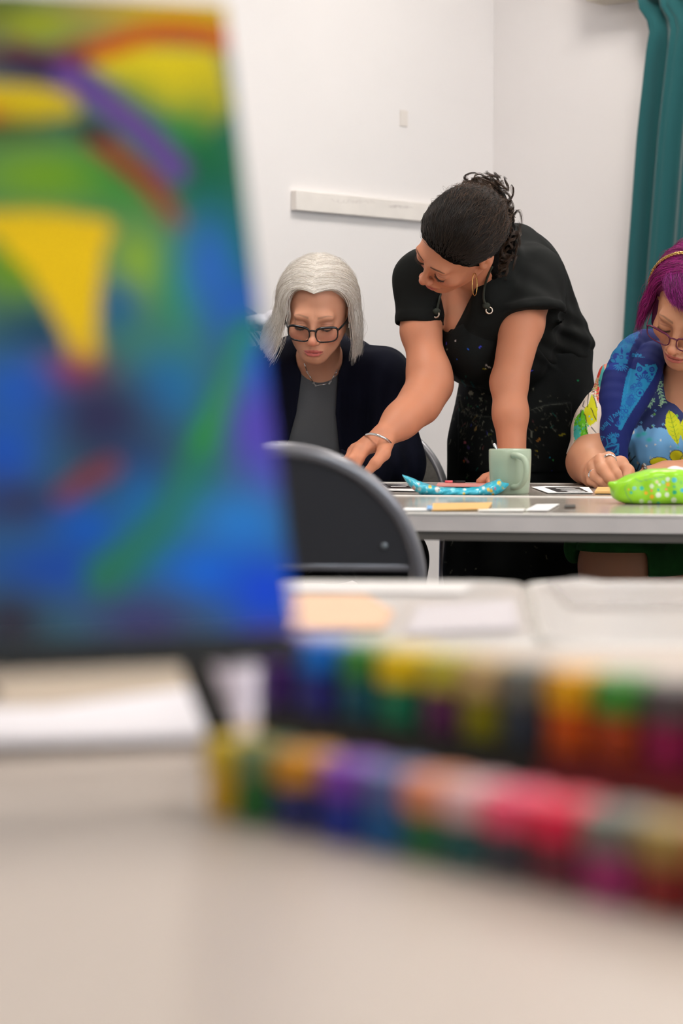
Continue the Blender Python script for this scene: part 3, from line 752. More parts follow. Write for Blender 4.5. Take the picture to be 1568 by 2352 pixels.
# three white pots stacked behind the easel leg
for i in range(3):
    p = on_table(545, 1652); t = thing('paint_pot', 'white paint pot, %s of the stack behind the easel leg' % ['bottom', 'middle', 'top'][i], 'paint pot', (p[0], p[1] + .015, .7402 + i * .0175), 0, 'white pots stacked behind the easel leg')
    bm = bmesh.new(); lathe(bm, [(0, 0), (.0145, 0), (.016, .002), (.016, .012), (0, .012)], 24); part('jar', bm, mat('white_pot', (232, 222, 232), .5), t)
    bm = bmesh.new(); lathe(bm, [(0, .0122), (.0165, .0122), (.0165, .017), (0, .017)], 24); part('lid', bm, mat('white_lid', (214, 204, 214), .5), t)
# ================================================================ people: shared pieces
def rot(yaw, p, r):
    yaw, p, r = map(math.radians, (yaw, p, r)); a = math.pi + yaw
    Rz = np.array([[math.cos(a), -math.sin(a), 0], [math.sin(a), math.cos(a), 0], [0, 0, 1]])
    Rx = np.array([[1, 0, 0], [0, math.cos(-p), -math.sin(-p)], [0, math.sin(-p), math.cos(-p)]])
    Ry = np.array([[math.cos(r), 0, math.sin(r)], [0, 1, 0], [-math.sin(r), 0, math.cos(r)]])
    return Rz @ Rx @ Ry
class Head:
    def __init__(s, c, sc, R, **o): s.c = np.asarray(c, float); s.s = sc; s.R = R; s.o = o
    def loc(s, P): return ((P - s.c.astype(F32)) @ s.R.astype(F32)) / F32(s.s)
    def wld(s, q): return np.asarray(q, float) * s.s @ s.R.T + s.c
    def sdf(s, P, fine=True):
        q = s.loc(P); o = s.o; w = o.get('w', 1.0)
        a = q.copy(); a[:, 0] = np.abs(a[:, 0])
        d = ell(q, (0, -.018, .032), (.074, .094, .086))
        d = smin(d, ell(q, (0, .022, -.026), (.060 * w, .062, .080)), .03)
        cz = o.get('chin', 0.0)
        d = smin(d, ell(q, (0, .061, -.097 + cz), (.018, .019, .016)), .028)
        d = smin(d, cap(a, (.050 * w, -.006, -.044), (.011, .050, -.094 + cz), .014, .012), .034)
        d = smin(d, ell(a, (.041, .056, -.026), (.020, .020, .018)), .022)
        if fine:
            d = smin(d, ell(a, (.024, .0755, .021), (.022, .009, .008)), .022)
            d = smax(d, -ell(a, (.031, .097, -.001), (.018, .015, .0115)), .012)
            d = smin(d, sph(a, (.031, .0705, -.002), .0158), .004)
            ns = o.get('nose', 0.0)
            d = smin(d, cap(q, (0, .084, .010), (0, .104 - ns, -.026), .0060, .0080), .013)
            d = smin(d, sph(q, (0, .1085 - ns, -.033), .0098), .009)
            d = smin(d, ell(a, (.0120, .0970 - ns * .6, -.037), (.0072, .0100, .0072)), .005)
            d = smax(d, -ell(a, (.0062, .104 - ns, -.0445), (.0032, .0055, .0032)), .002)
            d = smin(d, ell(q, (0, .066, -.064), (.026, .024, .021)), .016)
            up = chain(a, [(.024, .0795, -.0665), (.012, .088, -.0635), (.004, .0915, -.0610), (0, .0912, -.0618)], [.0022, .0036, .0042, .0040], .003)
            lo = chain(a, [(.022, .080, -.0685), (.011, .0885, -.0715), (0, .0905, -.0725)], [.0022, .0046, .0054], .003)
            d = smin(d, np.minimum(up, lo), .0045)
            gr = chain(a, [(.0255, .0815, -.0672), (.012, .0945, -.0672), (0, .0975, -.0668)], [.0008, .0012, .0012], 0)
            d = smax(d, -gr, .0028)
            g2 = chain(a, [(.019, .0985, -.037), (.028, .090, -.052), (.031, .081, -.068)], [.0012, .0016, .001], 0)
            d = smax(d, -g2, .006 * o.get('fold', .6) + .001)
            d = smax(d, -cap(a, (0, .092, -.082), (.012, .084, -.083), .0015), .006)
        # ears
        e = ell(a, (.0775, -.014, -.002), (.0075, .016, .029), np.array([[1, 0, 0], [0, .97, -.24], [0, .24, .97]]).T)
        e = smax(e, -ell(a, (.087, -.010, .002), (.007, .0085, .016)), .004)
        d = smin(d, e, .006)
        return d * F32(s.s)
    def colour(s, P, skin, lip=(190, 92, 92), brow=(90, 70, 55), lash=(40, 28, 24), blush=(214, 120, 100)):
        q = s.loc(P); a = q.copy(); a[:, 0] = np.abs(a[:, 0]); sk = np.array(lin(skin)); n = len(P)
        c = np.tile(sk, (n, 1))
        def mixin(m, rgb): 
            nonlocal c
            c = c + m[:, None] * (np.array(lin(rgb)) - c)
        def gz(p, r): return np.exp(-(((a - np.array(p, F32)) / np.array(r, F32)) ** 2).sum(1))
        mixin(.32 * gz((.040, .075, -.032), (.022, .03, .018)), blush); mixin(.45 * gz((0, .115, -.034), (.014, .02, .012)), blush)
        mixin(.35 * gz((.031, .085, .010), (.02, .02, .006)), (150, 92, 76)); mixin(.15 * gz((.031, .085, -.016), (.018, .02, .005)), (170, 104, 88))
        f = (q[:, 1] > .05)
        ux = np.clip(a[:, 0] / .024, 0, 1.2)
        zt = -.0572 - .009 * ux ** 1.6 - .0015 * np.exp(-(a[:, 0] / .0025) ** 2); zb = -.0770 + .0100 * ux ** 2
        m = f & (q[:, 2] < zt) & (q[:, 2] > zb) & (a[:, 0] < .0225); mixin(m * .7, lip)
        m = f & (np.abs(q[:, 2] + .0670) < .0009) & (a[:, 0] < .0235); mixin(m * .8, (110, 44, 46))
        bz = .021 + .006 * np.sin(np.clip((a[:, 0] - .010) / .040, 0, 1) * 2.2) - .004 * np.clip((a[:, 0] - .035) / .02, 0, 1)
        bw = .0026 * (1 - .75 * np.clip((a[:, 0] - .020) / .026, 0, 1))
        m = f * np.clip((bw - np.abs(q[:, 2] - bz)) / .0014 + .5, 0, 1) * (a[:, 0] > .011) * (a[:, 0] < .046) * (q[:, 1] > .06); mixin(m * s.o.get('brow', .8), brow)
        lz = -.0095 + .0035 * ((a[:, 0] - .031) / .014) ** 2
        m = f * np.clip((.0011 - np.abs(q[:, 2] - lz)) / .0008 + .5, 0, 1) * (np.abs(a[:, 0] - .031) < .0145); mixin(m * .92, lash)
        cz = .0055 - .004 * ((a[:, 0] - .031) / .015) ** 2
        m = f * np.clip((.0010 - np.abs(q[:, 2] - cz)) / .0012 + .5, 0, 1) * (np.abs(a[:, 0] - .031) < .0145); mixin(m * .5, (132, 74, 58))  # shade of the upper lid crease painted as a dark line, no groove modelled
        return c
def merge(name, pieces, m, parent=None, colf=None, world=True, it=1):
    Vs = []; Qs = []; n = 0
    for V, Q in pieces:
        V = relax(V, Q, it, .4) if it else V
        Vs.append(V); Qs.append(Q + n); n += len(V)
    # weld the open rim of every later piece onto the piece before it
    from mathutils.kdtree import KDTree
    for k in range(1, len(Vs)):
        Q = Qs[k]; E_ = np.sort(np.concatenate([Q[:, [0, 1]], Q[:, [1, 2]], Q[:, [2, 3]], Q[:, [3, 0]]]), 1)
        u_, c_ = np.unique(E_, axis=0, return_counts=True); rim = np.unique(u_[c_ == 1])
        prev = np.concatenate(Vs[:k]); n0 = len(prev)
        if not len(rim): continue
        tree = KDTree(n0)
        for i_, v_ in enumerate(prev.tolist()): tree.insert(v_, i_)
        tree.balance(); mp = np.arange(n)
        allv = np.concatenate(Vs)
        for r in rim:
            co, ix, ds = tree.find(allv[r].tolist())
            if ds < .013: mp[r] = ix
        Qs[k] = mp[Q]
    V = np.concatenate(Vs); Q = np.concatenate(Qs); bad = (Q[:, 0] == Q[:, 2]) | (Q[:, 1] == Q[:, 3]); Q = Q[~bad]; V, Q = compact(V, Q)
    c = colf(V) if colf else None
    return link(name, arrays_to_mesh(name, V, Q, True, c), m, parent)
def cut(VQ, keep):
    V, Q = VQ; k = keep(V); fk = k[Q].all(1) if False else k[Q].any(1)
    Q = Q[fk]; used = np.unique(Q); mp = np.full(len(V), -1, np.int64); mp[used] = np.arange(len(used))
    return V[used], mp[Q]
def inbox(V, lo, hi, mrg=0.0):
    lo = np.asarray(lo) + mrg; hi = np.asarray(hi) - mrg
    return ((V > lo) & (V < hi)).all(1)
def bounds(pts, m):
    p = np.array(pts, float); return p.min(0) - m, p.max(0) + m
def bvh_of(o):
    me = o.data; n = len(me.vertices); v = np.empty(n * 3, np.float32); me.vertices.foreach_get('co', v); v = v.reshape(-1, 3)
    mw = np.array(o.matrix_world); v = v @ mw[:3, :3].T + mw[:3, 3]
    return BVHTree.FromPolygons([tuple(p) for p in v.tolist()], [tuple(p.vertices) for p in me.polygons])
def surf(px, py, trees, off=0.0, Y=None):
    o = Vector((0, 0, CZ)); d = Vector(at(px, py, 5.0)) - o; d.normalize(); best = None
    for t in trees:
        h = t.ray_cast(o, d)
        if h[0] is not None and (best is None or h[3] < best[3]): best = h
    if best is None: return at(px, py, Y or 5.0)
    return np.array(best[0] - d * off)
M_skin = mat('skin', None, .48, attr=True, sss=.12, bump=.12, bscale=900, spec=.35)
def bezier_dirs(S, Mi, E, t):
    t = (t[None, :, None] if t.ndim == 1 else t[:, :, None]); S = S[:, None]; Mi = Mi[:, None]; E = E[:, None]
    d = (1 - t) ** 2 * S + 2 * t * (1 - t) * Mi + t * t * E
    return d / np.linalg.norm(d, axis=2, keepdims=True)
def lashes(hd, parent, m, n=46):
    out = []; r = np.random.default_rng(2)
    for s in (1, -1):
        for x in np.linspace(-.0135, .0135, n):
            z = -.0095 + .0035 * (x / .014) ** 2; y = .0705 + math.sqrt(max(1e-6, .0160 ** 2 - x * x * .9 - (z + .002) ** 2))
            p = np.array([s * (.031 + x), y, z]); d = np.array([s * x * 22, 1.0, -.75]); d = d / np.linalg.norm(d) * r.uniform(.0055, .0085)
            t = np.linspace(0, 1, 6)[:, None]; out.append(p + d * t + np.array([0, 0, .0025]) * t ** 2)
    return strands('eyelashes', np.array(out), .00028, m, parent, (hd.R * hd.s, hd.c))
def unit(v): return v / np.linalg.norm(v, axis=-1, keepdims=True)
def frizz(P, amp, rng, n=3):
    k = P.shape[1]; t = np.linspace(0, 1, k)
    out = P.copy()
    for j in range(n):
        f = rng.uniform(1, 5, (len(P), 1)) * (j + 1) * 3; ph = rng.uniform(0, 6.28, (len(P), 1))
        v = rng.normal(0, 1, (len(P), 1, 3))
        out += amp / (j + 1) * np.sin(f * t[None] + ph)[:, :, None] * v * (t[None, :, None] ** .7)
    return out
def lens_mat():
    if 'lens' in MATS: return MATS['lens']
    m = bpy.data.materials.new('lens'); m.use_nodes = True; nt = m.node_tree; nt.nodes.clear()
    o = nt.nodes.new('ShaderNodeOutputMaterial'); t = nt.nodes.new('ShaderNodeBsdfTransparent'); g = nt.nodes.new('ShaderNodeBsdfGlossy'); x = nt.nodes.new('ShaderNodeMixShader'); f = nt.nodes.new('ShaderNodeValue')
    t.inputs['Color'].default_value = (.997, .997, .997, 1); g.inputs['Roughness'].default_value = .03; f.outputs[0].default_value = .02
    nt.links.new(f.outputs[0], x.inputs[0]); nt.links.new(t.outputs[0], x.inputs[1]); nt.links.new(g.outputs[0], x.inputs[2]); nt.links.new(x.outputs[0], o.inputs[0])
    MATS['lens'] = m; return m
def glasses(hd, label, m_frame, lens_c, wh, y0, parent, dz, round_=.4, tube=.0012, trunk=None):
    """frame with two lenses and temples, built in head space"""
    w, h = wh; RR = []
    for s in (1, -1):
        pts = []
        for i in range(40):
            th = 2 * math.pi * i / 40; c, sn = math.cos(th), math.sin(th)
            e = 2 / 3.8; x = abs(c) ** e * math.copysign(1, c) * w / 2; z = abs(sn) ** e * math.copysign(1, sn) * h / 2
            if sn < 0: x *= 1 - .12 * abs(sn)
            pts.append((s * (lens_c + x), y0 - .010 * ((lens_c + x) / .06) ** 2 * 1.0, dz + z + .0015 * x / (w / 2)))
        RR.append(pts)
    t = thing('glasses', label, 'glasses', hd.wld((0, y0, dz)))
    bm = bmesh.new()
    for pts in RR: tubes(bm, hd.wld(pts), [tube * (1.0 + .75 * max(0, math.sin(2 * math.pi * i / 40))) for i in range(40)], 8, closed=True)
    b = hd.wld(smooth_path([(lens_c - w / 2 + .003, y0 - .001, dz + h * .22), (0, y0 + .001, dz + h * .30), (-(lens_c - w / 2 + .003), y0 - .001, dz + h * .22)], 5)); tubes(bm, b, tube * 1.25, 8)
    me = bm_mesh(bm, smooth=True); link('frame', me, m_frame, t)
    for k, s in enumerate((1, -1)):
        bm = bmesh.new(); xo = lens_c + w / 2
        tp = hd.wld(smooth_path([(s * (xo - .001), y0 - .010, dz + h * .32), (s * (xo + .004), y0 - .018, dz + h * .33), (s * .0765, .03, dz + .012), (s * .079, -.008, .020), (s * .078, -.026, .004)], 6))
        tubes(bm, tp, tube * .9, 8, flat=1.8); link('temple', bm_mesh(bm, smooth=True), m_frame, t)
        bm = bmesh.new(); pts = RR[k]; c = np.mean(pts, 0)
        f0 = [bm.verts.new(hd.wld(p)) for p in pts]; f1 = [bm.verts.new(hd.wld(np.array(p) - np.array([0, .0008, 0]))) for p in pts]
        bm.faces.new(f0); bm.faces.new(f1[::-1])
        for i in range(40): bm.faces.new((f0[i], f0[(i + 1) % 40], f1[(i + 1) % 40], f1[i]))
        link('lens', bm_mesh(bm), lens_mat(), t)
    return t
# ================================================================ seated woman with white hair
HB = Head((-.0523, 5.2, 1.104), .8867, rot(-6, 25, -3.2), w=1.02, fold=1.0, brow=.5, nose=.002, chin=.007)
pb = thing('person', 'seated person with chin-length white hair in a navy cardigan over a grey top, looking down', 'person', (-.04, 5.42, .46))
shR, shL = at(874, 868, 5.38), at(586, 868, 5.40)
elR, elL = at(916, 1062, 5.33), at(530, 1062, 5.34)
wrR, wrL = at(800, 1076, 5.10), at(640, 1076, 5.10)
nkB = at(736, 858, 5.405)
def torsoB(P):
    d = ell(P, at(734, 960, 5.44), (.150, .105, .19))
    d = smin(d, ell(P, at(734, 1095, 5.44), (.158, .12, .17)), .06)
    d = smin(d, cap(P, at(680, 868, 5.41), at(790, 868, 5.41), .058), .05)
    d = smin(d, cap(P, at(790, 866, 5.41), shR, .056, .052), .03); d = smin(d, cap(P, at(680, 866, 5.41), shL, .056, .052), .03)
    return d
def neckB(P): return cap(P, HB.wld((0, -.036, -.05)), nkB, .046, .046)
def armB(P):
    d = smin(chain(P, [shR, elR], [.046, .040], .01), chain(P, [elR, wrR], [.040, .026], .01), .02)
    e = smin(chain(P, [shL, elL], [.046, .040], .01), chain(P, [elL, wrL], [.040, .026], .01), .02)
    return np.minimum(d, e)
def handB(P, w, s):
    d = chain(P, [w, w + V3(-.05 * s, -.06, -.008)], [.026, .028], .01)
    b = w + V3(-.05 * s, -.06, -.008)
    for i, (dx, dy) in enumerate(((-.035, -.04), (-.018, -.055), (.004, -.058), (.022, -.045))):
        k = b + V3(dx * .55, -.012, .0); m = k + V3(dx * .5, dy * .6, -.006); t = m + V3(dx * .2, dy * .4, -.018)
        d = smin(d, chain(P, [k, m, t], [.010, .0085, .0065], .004), .006)
    d = smin(d, chain(P, [w + V3(.005 * s, -.02, 0), w + V3(.028 * s, -.055, -.01), w + V3(.02 * s, -.085, -.022)], [.013, .010, .008], .005), .01)
    return d
hpB = [at(790, 1225, 5.45), at(680, 1225, 5.45)]; knB = [at(900, 1285, 5.08), at(620, 1285, 5.02)]
def legsB(P, g=0.0):
    d = ell(P, at(734, 1210, 5.47), (.165 + g, .14 + g, .12 + g))
    for h, k in zip(hpB, knB):
        an = np.array([k[0], k[1] + .02, .09]); toe = np.array([k[0], k[1] - .13, .04])
        d = smin(d, chain(P, [h, k, an], [.082 + g, .062 + g, .042 + g], .03), .04)
    return d
def bodyB(P, fine=True):
    d = smin(HB.sdf(P, fine), neckB(P), .016)
    d = smin(d, torsoB(P), .035); d = smin(d, armB(P), .03)
    d = smin(d, legsB(P), .03)
    d = np.minimum(d, handB(P, wrR, 1)); d = np.minimum(d, handB(P, wrL, -1))
    for k in knB: d = smin(d, cap(P, np.array([k[0], k[1] + .02, .05]), np.array([k[0], k[1] - .12, .035]), .036, .03), .02)
    return d
hlo, hhi = HB.c - np.array([.115, .16, .175]), HB.c + np.array([.115, .14, .13])
hp = mesh_sdf(bodyB, hlo, hhi, .0016)
rest = cut(mesh_sdf(lambda P: bodyB(P, False), (-.32, 4.86, 0), (.27, 5.66, 1.02), .006), lambda V: ~inbox(V, hlo, hhi, .004))
SK_B = (210, 150, 120)
ob = merge('body', [hp, rest], M_skin, pb, lambda V: HB.colour(V, SK_B, lip=(196, 78, 88), brow=(120, 92, 74), blush=(222, 118, 98)))
# grey top
def clothfold(P, s, amp, seed): return amp * wob(P * np.array([1, 1, .35], F32), s, seed)
def topB(P):
    d = smin(torsoB(P), legsB(P), .04) - .006 - clothfold(P, 45, .0015, 4)
    d = smax(d, -ell(P, at(733, 822, 5.345), (.052, .07, .043)), .004)
    d = smax(d, (P[:, 2] - .60) * -1, .004)
    return smax(d, P[:, 2] - shR[2] - .055, .004)
V, Q = mesh_sdf(topB, (-.26, 5.22, .58), (.19, 5.62, 1.02), .004)
M_gt = mat('grey_jersey', (92, 93, 96), .95, bump=.25, bscale=1400, mottle=.10, mscale=400, stretch=(1, 1, 8))
otop = link('top', arrays_to_mesh('top', relax(V, Q), Q), M_gt, pb)
def cardB(P):
    sl = None
    for a_, b_, c_ in ((shR, elR, wrR), (shL, elL, wrL)):
        fo = smax(chain(P, [b_, c_], [.056, .036], .01), plane(P, c_ + (c_ - b_) * .02, c_ - b_), .004)
        fo = smin(chain(P, [a_, b_], [.056, .056], .01), fo, .03); sl = fo if sl is None else np.minimum(sl, fo)
    d = smin(smin(torsoB(P) - .014, ell(P, at(734, 1180, 5.46), (.178, .15, .14)), .05), sl, .035)
    vf = 1.0 * np.exp(-((P[:, 0] - .10) / .10) ** 2)
    d = d - clothfold(P, 55, .004, 9) - .0045 * np.sin(P[:, 0] * 150 + 2 * np.sin(P[:, 2] * 9)) * np.clip((1.0 - P[:, 2]) / .1, 0, 1) * np.clip((P[:, 1] < 5.40) * 1.0, 0, 1) * .8
    q = to_frame(P)
    L = np.interp(q[:, 1], [780, 850, 950, 1040, 1110], [712, 694, 680, 655, 640]); R_ = np.interp(q[:, 1], [780, 850, 950, 1040, 1110], [764, 776, 770, 780, 784])
    op = np.maximum(L - q[:, 0], q[:, 0] - R_) * (5.3 / FPX); op = np.maximum(op, P[:, 1] - 5.42)
    # rolled front edges
    d = d - .006 * np.exp(-(op / .012) ** 2)
    d = smax(d, -op.astype(F32), .006)
    d = smax(d, -cap(P, HB.wld((0, -.036, -.05)), nkB + V3(0, .01, -.03), .050), .006)
    d = smax(d, (P[:, 2] - .52) * -1, .004)
    return d
V, Q = mesh_sdf(cardB, (-.34, 4.98, .50), (.28, 5.66, 1.04), .0038)
M_navy = mat('navy_knit', (12, 14, 30), .9, bump=.35, bscale=900, spec=.2)
ocard = link('cardigan', arrays_to_mesh('cardigan', relax(V, Q, 1, .4), Q), M_navy, pb); ocard['label'] = 'navy cardigan'
V, Q = mesh_sdf(lambda P: smax(legsB(P, .010) - clothfold(P, 40, .004, 2), -(P[:, 2] - .10), .004), (-.3, 4.9, .08), (.25, 5.66, .72), .007)
otr = link('trousers', arrays_to_mesh('trousers', V, Q), mat('black_trousers', (8, 9, 12), .9), pb)
for k in knB:
    V, Q = mesh_sdf(lambda P: smin(cap(P, np.array([k[0], k[1] + .03, .05]), np.array([k[0], k[1] - .12, .042]), .046, .038), cap(P, np.array([k[0], k[1] + .02, .06]), np.array([k[0], k[1] + .02, .11]), .05), .02), k * np.array([1, 1, 0]) - np.array([.07, .2, -.005]), k * np.array([1, 1, 0]) + np.array([.07, .12, .13]), .006)
    V[:, 2] = np.maximum(V[:, 2], .002); link('shoe', arrays_to_mesh('shoe', V, Q), mat('black_leather', (18, 17, 17), .4), pb)
# hair: shell + strands
C_B1, C_B2 = (190, 176, 160), (248, 243, 236)
def shellB(P):
    q = HB.loc(P); ax = np.abs(q[:, 0])
    env = ell(q, (0, -.018, .026), (.090, .106, .1035))
    yh = -.012 + .76 * np.maximum(q[:, 2], 0) + 10 * np.maximum(q[:, 2] - .09, 0)
    cap_ = smax(env, q[:, 1] - yh, .012)
    ro = np.sqrt((q[:, 0] / .094) ** 2 + ((q[:, 1] + .016) / .102) ** 2); ri = np.sqrt((q[:, 0] / .072) ** 2 + ((q[:, 1] + .012) / .086) ** 2)
    cur = smax((ro - 1) * .09, (1 - ri) * .07, .008); cur = smax(cur, np.abs(q[:, 2] + .020) - .034, .01); cur = smax(cur, q[:, 1] + .026, .01)
    return smin(cap_, cur, .012) * F32(HB.s) + .001 * np.sin(60 * np.arctan2(q[:, 0], q[:, 1]))
V, Q = mesh_sdf(shellB, HB.c - .17, HB.c + .17, .003)
ohB = link('hair', arrays_to_mesh('hair', relax(V, Q, 2), Q), mat('white_hair_base', (206, 196, 186), .6, bump=.6, bscale=140, stretch=(3, 3, .3)), pb)
rng = np.random.default_rng(11)
def hairB(n):
    u = rng.uniform(0, 1, n); s = np.sign(rng.uniform(-1, 1, n))
    be = np.radians(np.maximum(36 + 84 * u + rng.normal(0, 6, n), 31 + rng.uniform(0, 6, n))); al = np.radians(np.where(s > 0, 50 + 125 * u ** .9, 68 + 107 * u ** .9) + rng.normal(0, 5, n))
    S = np.stack([s * .004 + .02 + rng.normal(0, .010, n), np.cos(be), np.sin(be)], 1)
    E = np.stack([s * np.sin(al), np.cos(al), -.08 * np.ones(n)], 1)
    Mi = unit(unit(S) + unit(E)) + np.array([0, 0, .42]) + np.stack([s * (.22 + .45 * (1 - u) ** 2), -.12 * (1 - u), .30 * (1 - u) ** 2], 1)
    off = rng.uniform(0, 1, n) ** 2
    t = np.linspace(0, 1, 12); D = bezier_dirs(unit(S), unit(Mi) * 1.0, unit(E), t)
    rad = np.array([.101, .114, .108]); k = 1 - .10 * off[:, None, None]
    P = np.array([0, -.018, .026]) + D * rad * k
    L = (np.where(s > 0, .97, 1.10) + .07 * np.sin(al * 9 + s) + rng.normal(0, .055, n)) * (.126 - .018 * u); m = 9; tt = np.linspace(0, 1, m + 1)[1:]
    e = P[:, -1]
    H_ = np.zeros((n, m, 3)); out = unit(np.stack([e[:, 0], e[:, 1] * .6, 0 * s], 1))
    for j, a in enumerate(tt):
        lat = .012 * np.sin(a * 2.0) + np.where(s > 0, .030, .012) * a ** 3 - (s < 0) * .018 * a ** 2
        H_[:, j] = e + out * lat[:, None] + np.array([0, -.004 * a, 0]) - np.stack([0 * L, 0 * L, L * a * (1 - .12 * a)], 1)
    P = np.concatenate([P, H_], 1)
    # thin the start so roots spread over the parting
    return frizz(P, .0016, rng)
strands('hair_strands', hairB(15000), .00032, hair_mat('white_hair', C_B1, C_B2), ohB, (HB.R.T.T * HB.s, HB.c))
fly = hairB(260); fly = frizz(fly * 1.03, .006, rng); strands('stray_hair', fly, .00018, hair_mat('white_hair_fly', (210, 200, 188), (240, 236, 230)), ohB, (HB.R * HB.s, HB.c))
# face details
M_lash = mat('lash', (50, 38, 32), .7)
lashes(HB, ob, M_lash)
glB = glasses(HB, 'black squared glasses low on the nose of the white-haired person', mat('black_acetate', (14, 15, 20), .15, spec=.6), .0335, (.052, .037), .104, pb, -.014, tube=.0016)
ea = HB.wld((-.077, -.004, -.033))
bm = bmesh.new(); bmesh.ops.create_uvsphere(bm, u_segments=14, v_segments=10, radius=.0042, matrix=Matrix.Translation(Vector(ea)) @ Matrix.Diagonal((1, 1, 1.5, 1)))
o = part('earring', bm, M_silver, None, smooth=True); tag(o, 'small pearl silver earring on the ear of the white-haired person', 'earring')
tr = [bvh_of(otop), bvh_of(ob)]
nl = thing('necklace', 'silver necklace of thin bars on the grey top', 'necklace', surf(735, 884, tr, .003))
nk = [(698, 832), (705, 854), (720, 880), (725, 886), (756, 881), (759, 876), (771, 856), (774, 846)]
pts = [surf(x, y, tr, .0028) for x, y in nk]
for i, (a, b) in enumerate(zip(pts[:-1], pts[1:])):
    d = b - a; L = np.linalg.norm(d); g = .0025 / L if L > .01 else 0
    bm = bmesh.new(); tubes(bm, [a + d * g, b - d * g], .0011 if L > .01 else .0006, 8); link('link_bar', bm_mesh(bm, smooth=True), mat('silver'), nl)
for p in pts[1:-1]:
    bm = bmesh.new(); tubes(bm, [p + .0018 * np.array([math.cos(a), 0, math.sin(a)]) for a in np.linspace(0, 2 * math.pi, 12, endpoint=False)], .0005, 6, closed=True); link('ring', bm_mesh(bm, smooth=True), mat('silver'), nl)
# ================================================================ standing woman in the black apron
HA = Head((.2373, 5.0, 1.2368), .9336, rot(-71.8, 38.7, -54.4), w=1.0, fold=.2, brow=.85, nose=.005)
pa = thing('person', 'standing person with curly dark hair in a spattered black apron, leaning over and pointing', 'person', (.40, 5.48, 0))
shA = {'L': at(1222, 640, 5.24), 'R': at(972, 642, 5.20)}
elA = {'L': at(1169, 878, 5.06), 'R': at(989, 886, 5.13)}
wrA = {'L': at(1176, 1052, 5.02), 'R': at(884, 1000, 5.00)}
chestA = at(1128, 742, 5.28); bellyA = at(1208, 880, 5.43); pelA = at(1200, 1010, 5.46)
def torsoA(P, g=0.0):
    d = ell(P, chestA, (.138 + g, .115 + g, .135 + g))
    d = smin(d, ell(P, at(1195, 640, 5.37), (.088 + g, .09 + g, .10 + g)), .06)
    d = smin(d, ell(P, at(1230, 760, 5.42), (.10 + g, .10 + g, .12 + g)), .06)
    d = smin(d, ell(P, bellyA, (.132 + g, .115 + g, .13 + g)), .06)
    d = smin(d, ell(P, pelA, (.142 + g, .12 + g, .15 + g)), .06)
    d = smin(d, cap(P, at(1150, 628, 5.31), shA['L'], .070 + g, .060 + g), .05)
    d = smin(d, cap(P, at(1100, 660, 5.26), shA['R'], .068 + g, .055 + g), .05)
    d = smin(d, sph(P, at(1092, 806, 5.19), .056 + g), .05); d = smin(d, sph(P, at(1172, 800, 5.25), .056 + g), .05)
    return d
nkA = at(1112, 660, 5.24)
def neckA(P):
    d = cap(P, HA.wld((0, -.036, -.052)), nkA, .046, .052)
    return smin(d, ell(P, at(1054, 716, 5.195), (.040, .030, .072)), .03)
def armsA(P, g=0.0):
    d = chain(P, [shA['L'], at(1197, 745, 5.14), elA['L'], at(1172, 950, 5.03), wrA['L']], [.052 + g, .0455 + g, .0370 + g, .0345 + g, .0285 + g], .02)
    e = chain(P, [shA['R'], at(966, 760, 5.17), at(984, 850, 5.14), elA['R'], at(962, 928, 5.09), at(922, 965, 5.04), wrA['R']], [.050 + g, .0355 + g, .0370 + g, .0370 + g, .0370 + g, .0310 + g, .0255 + g], .04)
    return np.minimum(d, e)
def legsA(P, g=0.0):
    d = None
    for x in (1140, 1262):
        h = at(x, 1090, 5.47); k = np.array([h[0], 5.44, .47]); a = np.array([h[0], 5.52, .09])
        e = chain(P, [h, k, a], [.09 + g, .058 + g, .04 + g], .03); e = smin(e, cap(P, a + V3(0, .02, -.045), a + V3(0, -.13, -.052), .036 + g * .5, .03 + g * .5), .02)
        d = e if d is None else np.minimum(d, e)
    return d
# right hand (pointing down at the work), fingers one by one
def fing(P, pts, rs, k=.004): return chain(P, pts, rs, k)
A = at
def handR(P):
    w = wrA['R']
    kn = [A(838, 1034, 4.965), A(824, 1031, 4.970), A(815, 1031, 4.985), A(810, 1036, 5.005)]
    d = None
    for k in kn:
        e = cap(P, w + (k - w) * .12, k, .017, .0115); d = e if d is None else smin(d, e, .010)
    d = smin(d, ell(P, A(852, 1020, 4.985), (.020, .020, .017)), .012)
    F = [([kn[0], A(826, 1055, 4.945), A(818, 1076, 4.935), A(813, 1090, 4.93)], [.0108, .0092, .0082, .0070]),
         ([kn[1], A(806, 1056, 4.94), A(800, 1080, 4.94), A(799, 1095, 4.935)], [.0108, .0094, .0084, .0070]),
         ([kn[2], A(796, 1058, 4.965), A(788, 1084, 4.965), A(788, 1098, 4.96)], [.0104, .0088, .0078, .0066]),
         ([kn[3], A(794, 1060, 4.99), A(786, 1080, 4.99), A(786, 1094, 4.985)], [.0096, .0080, .0070, .0060])]
    for p, r in F: d = smin(d, fing(P, p, r), .005)
    th = fing(P, [A(884, 1018, 4.98), A(880, 1042, 4.940), A(862, 1064, 4.915), A(838, 1090, 4.91)], [.018, .0140, .0112, .0088], .006)
    return smin(d, th, .004)
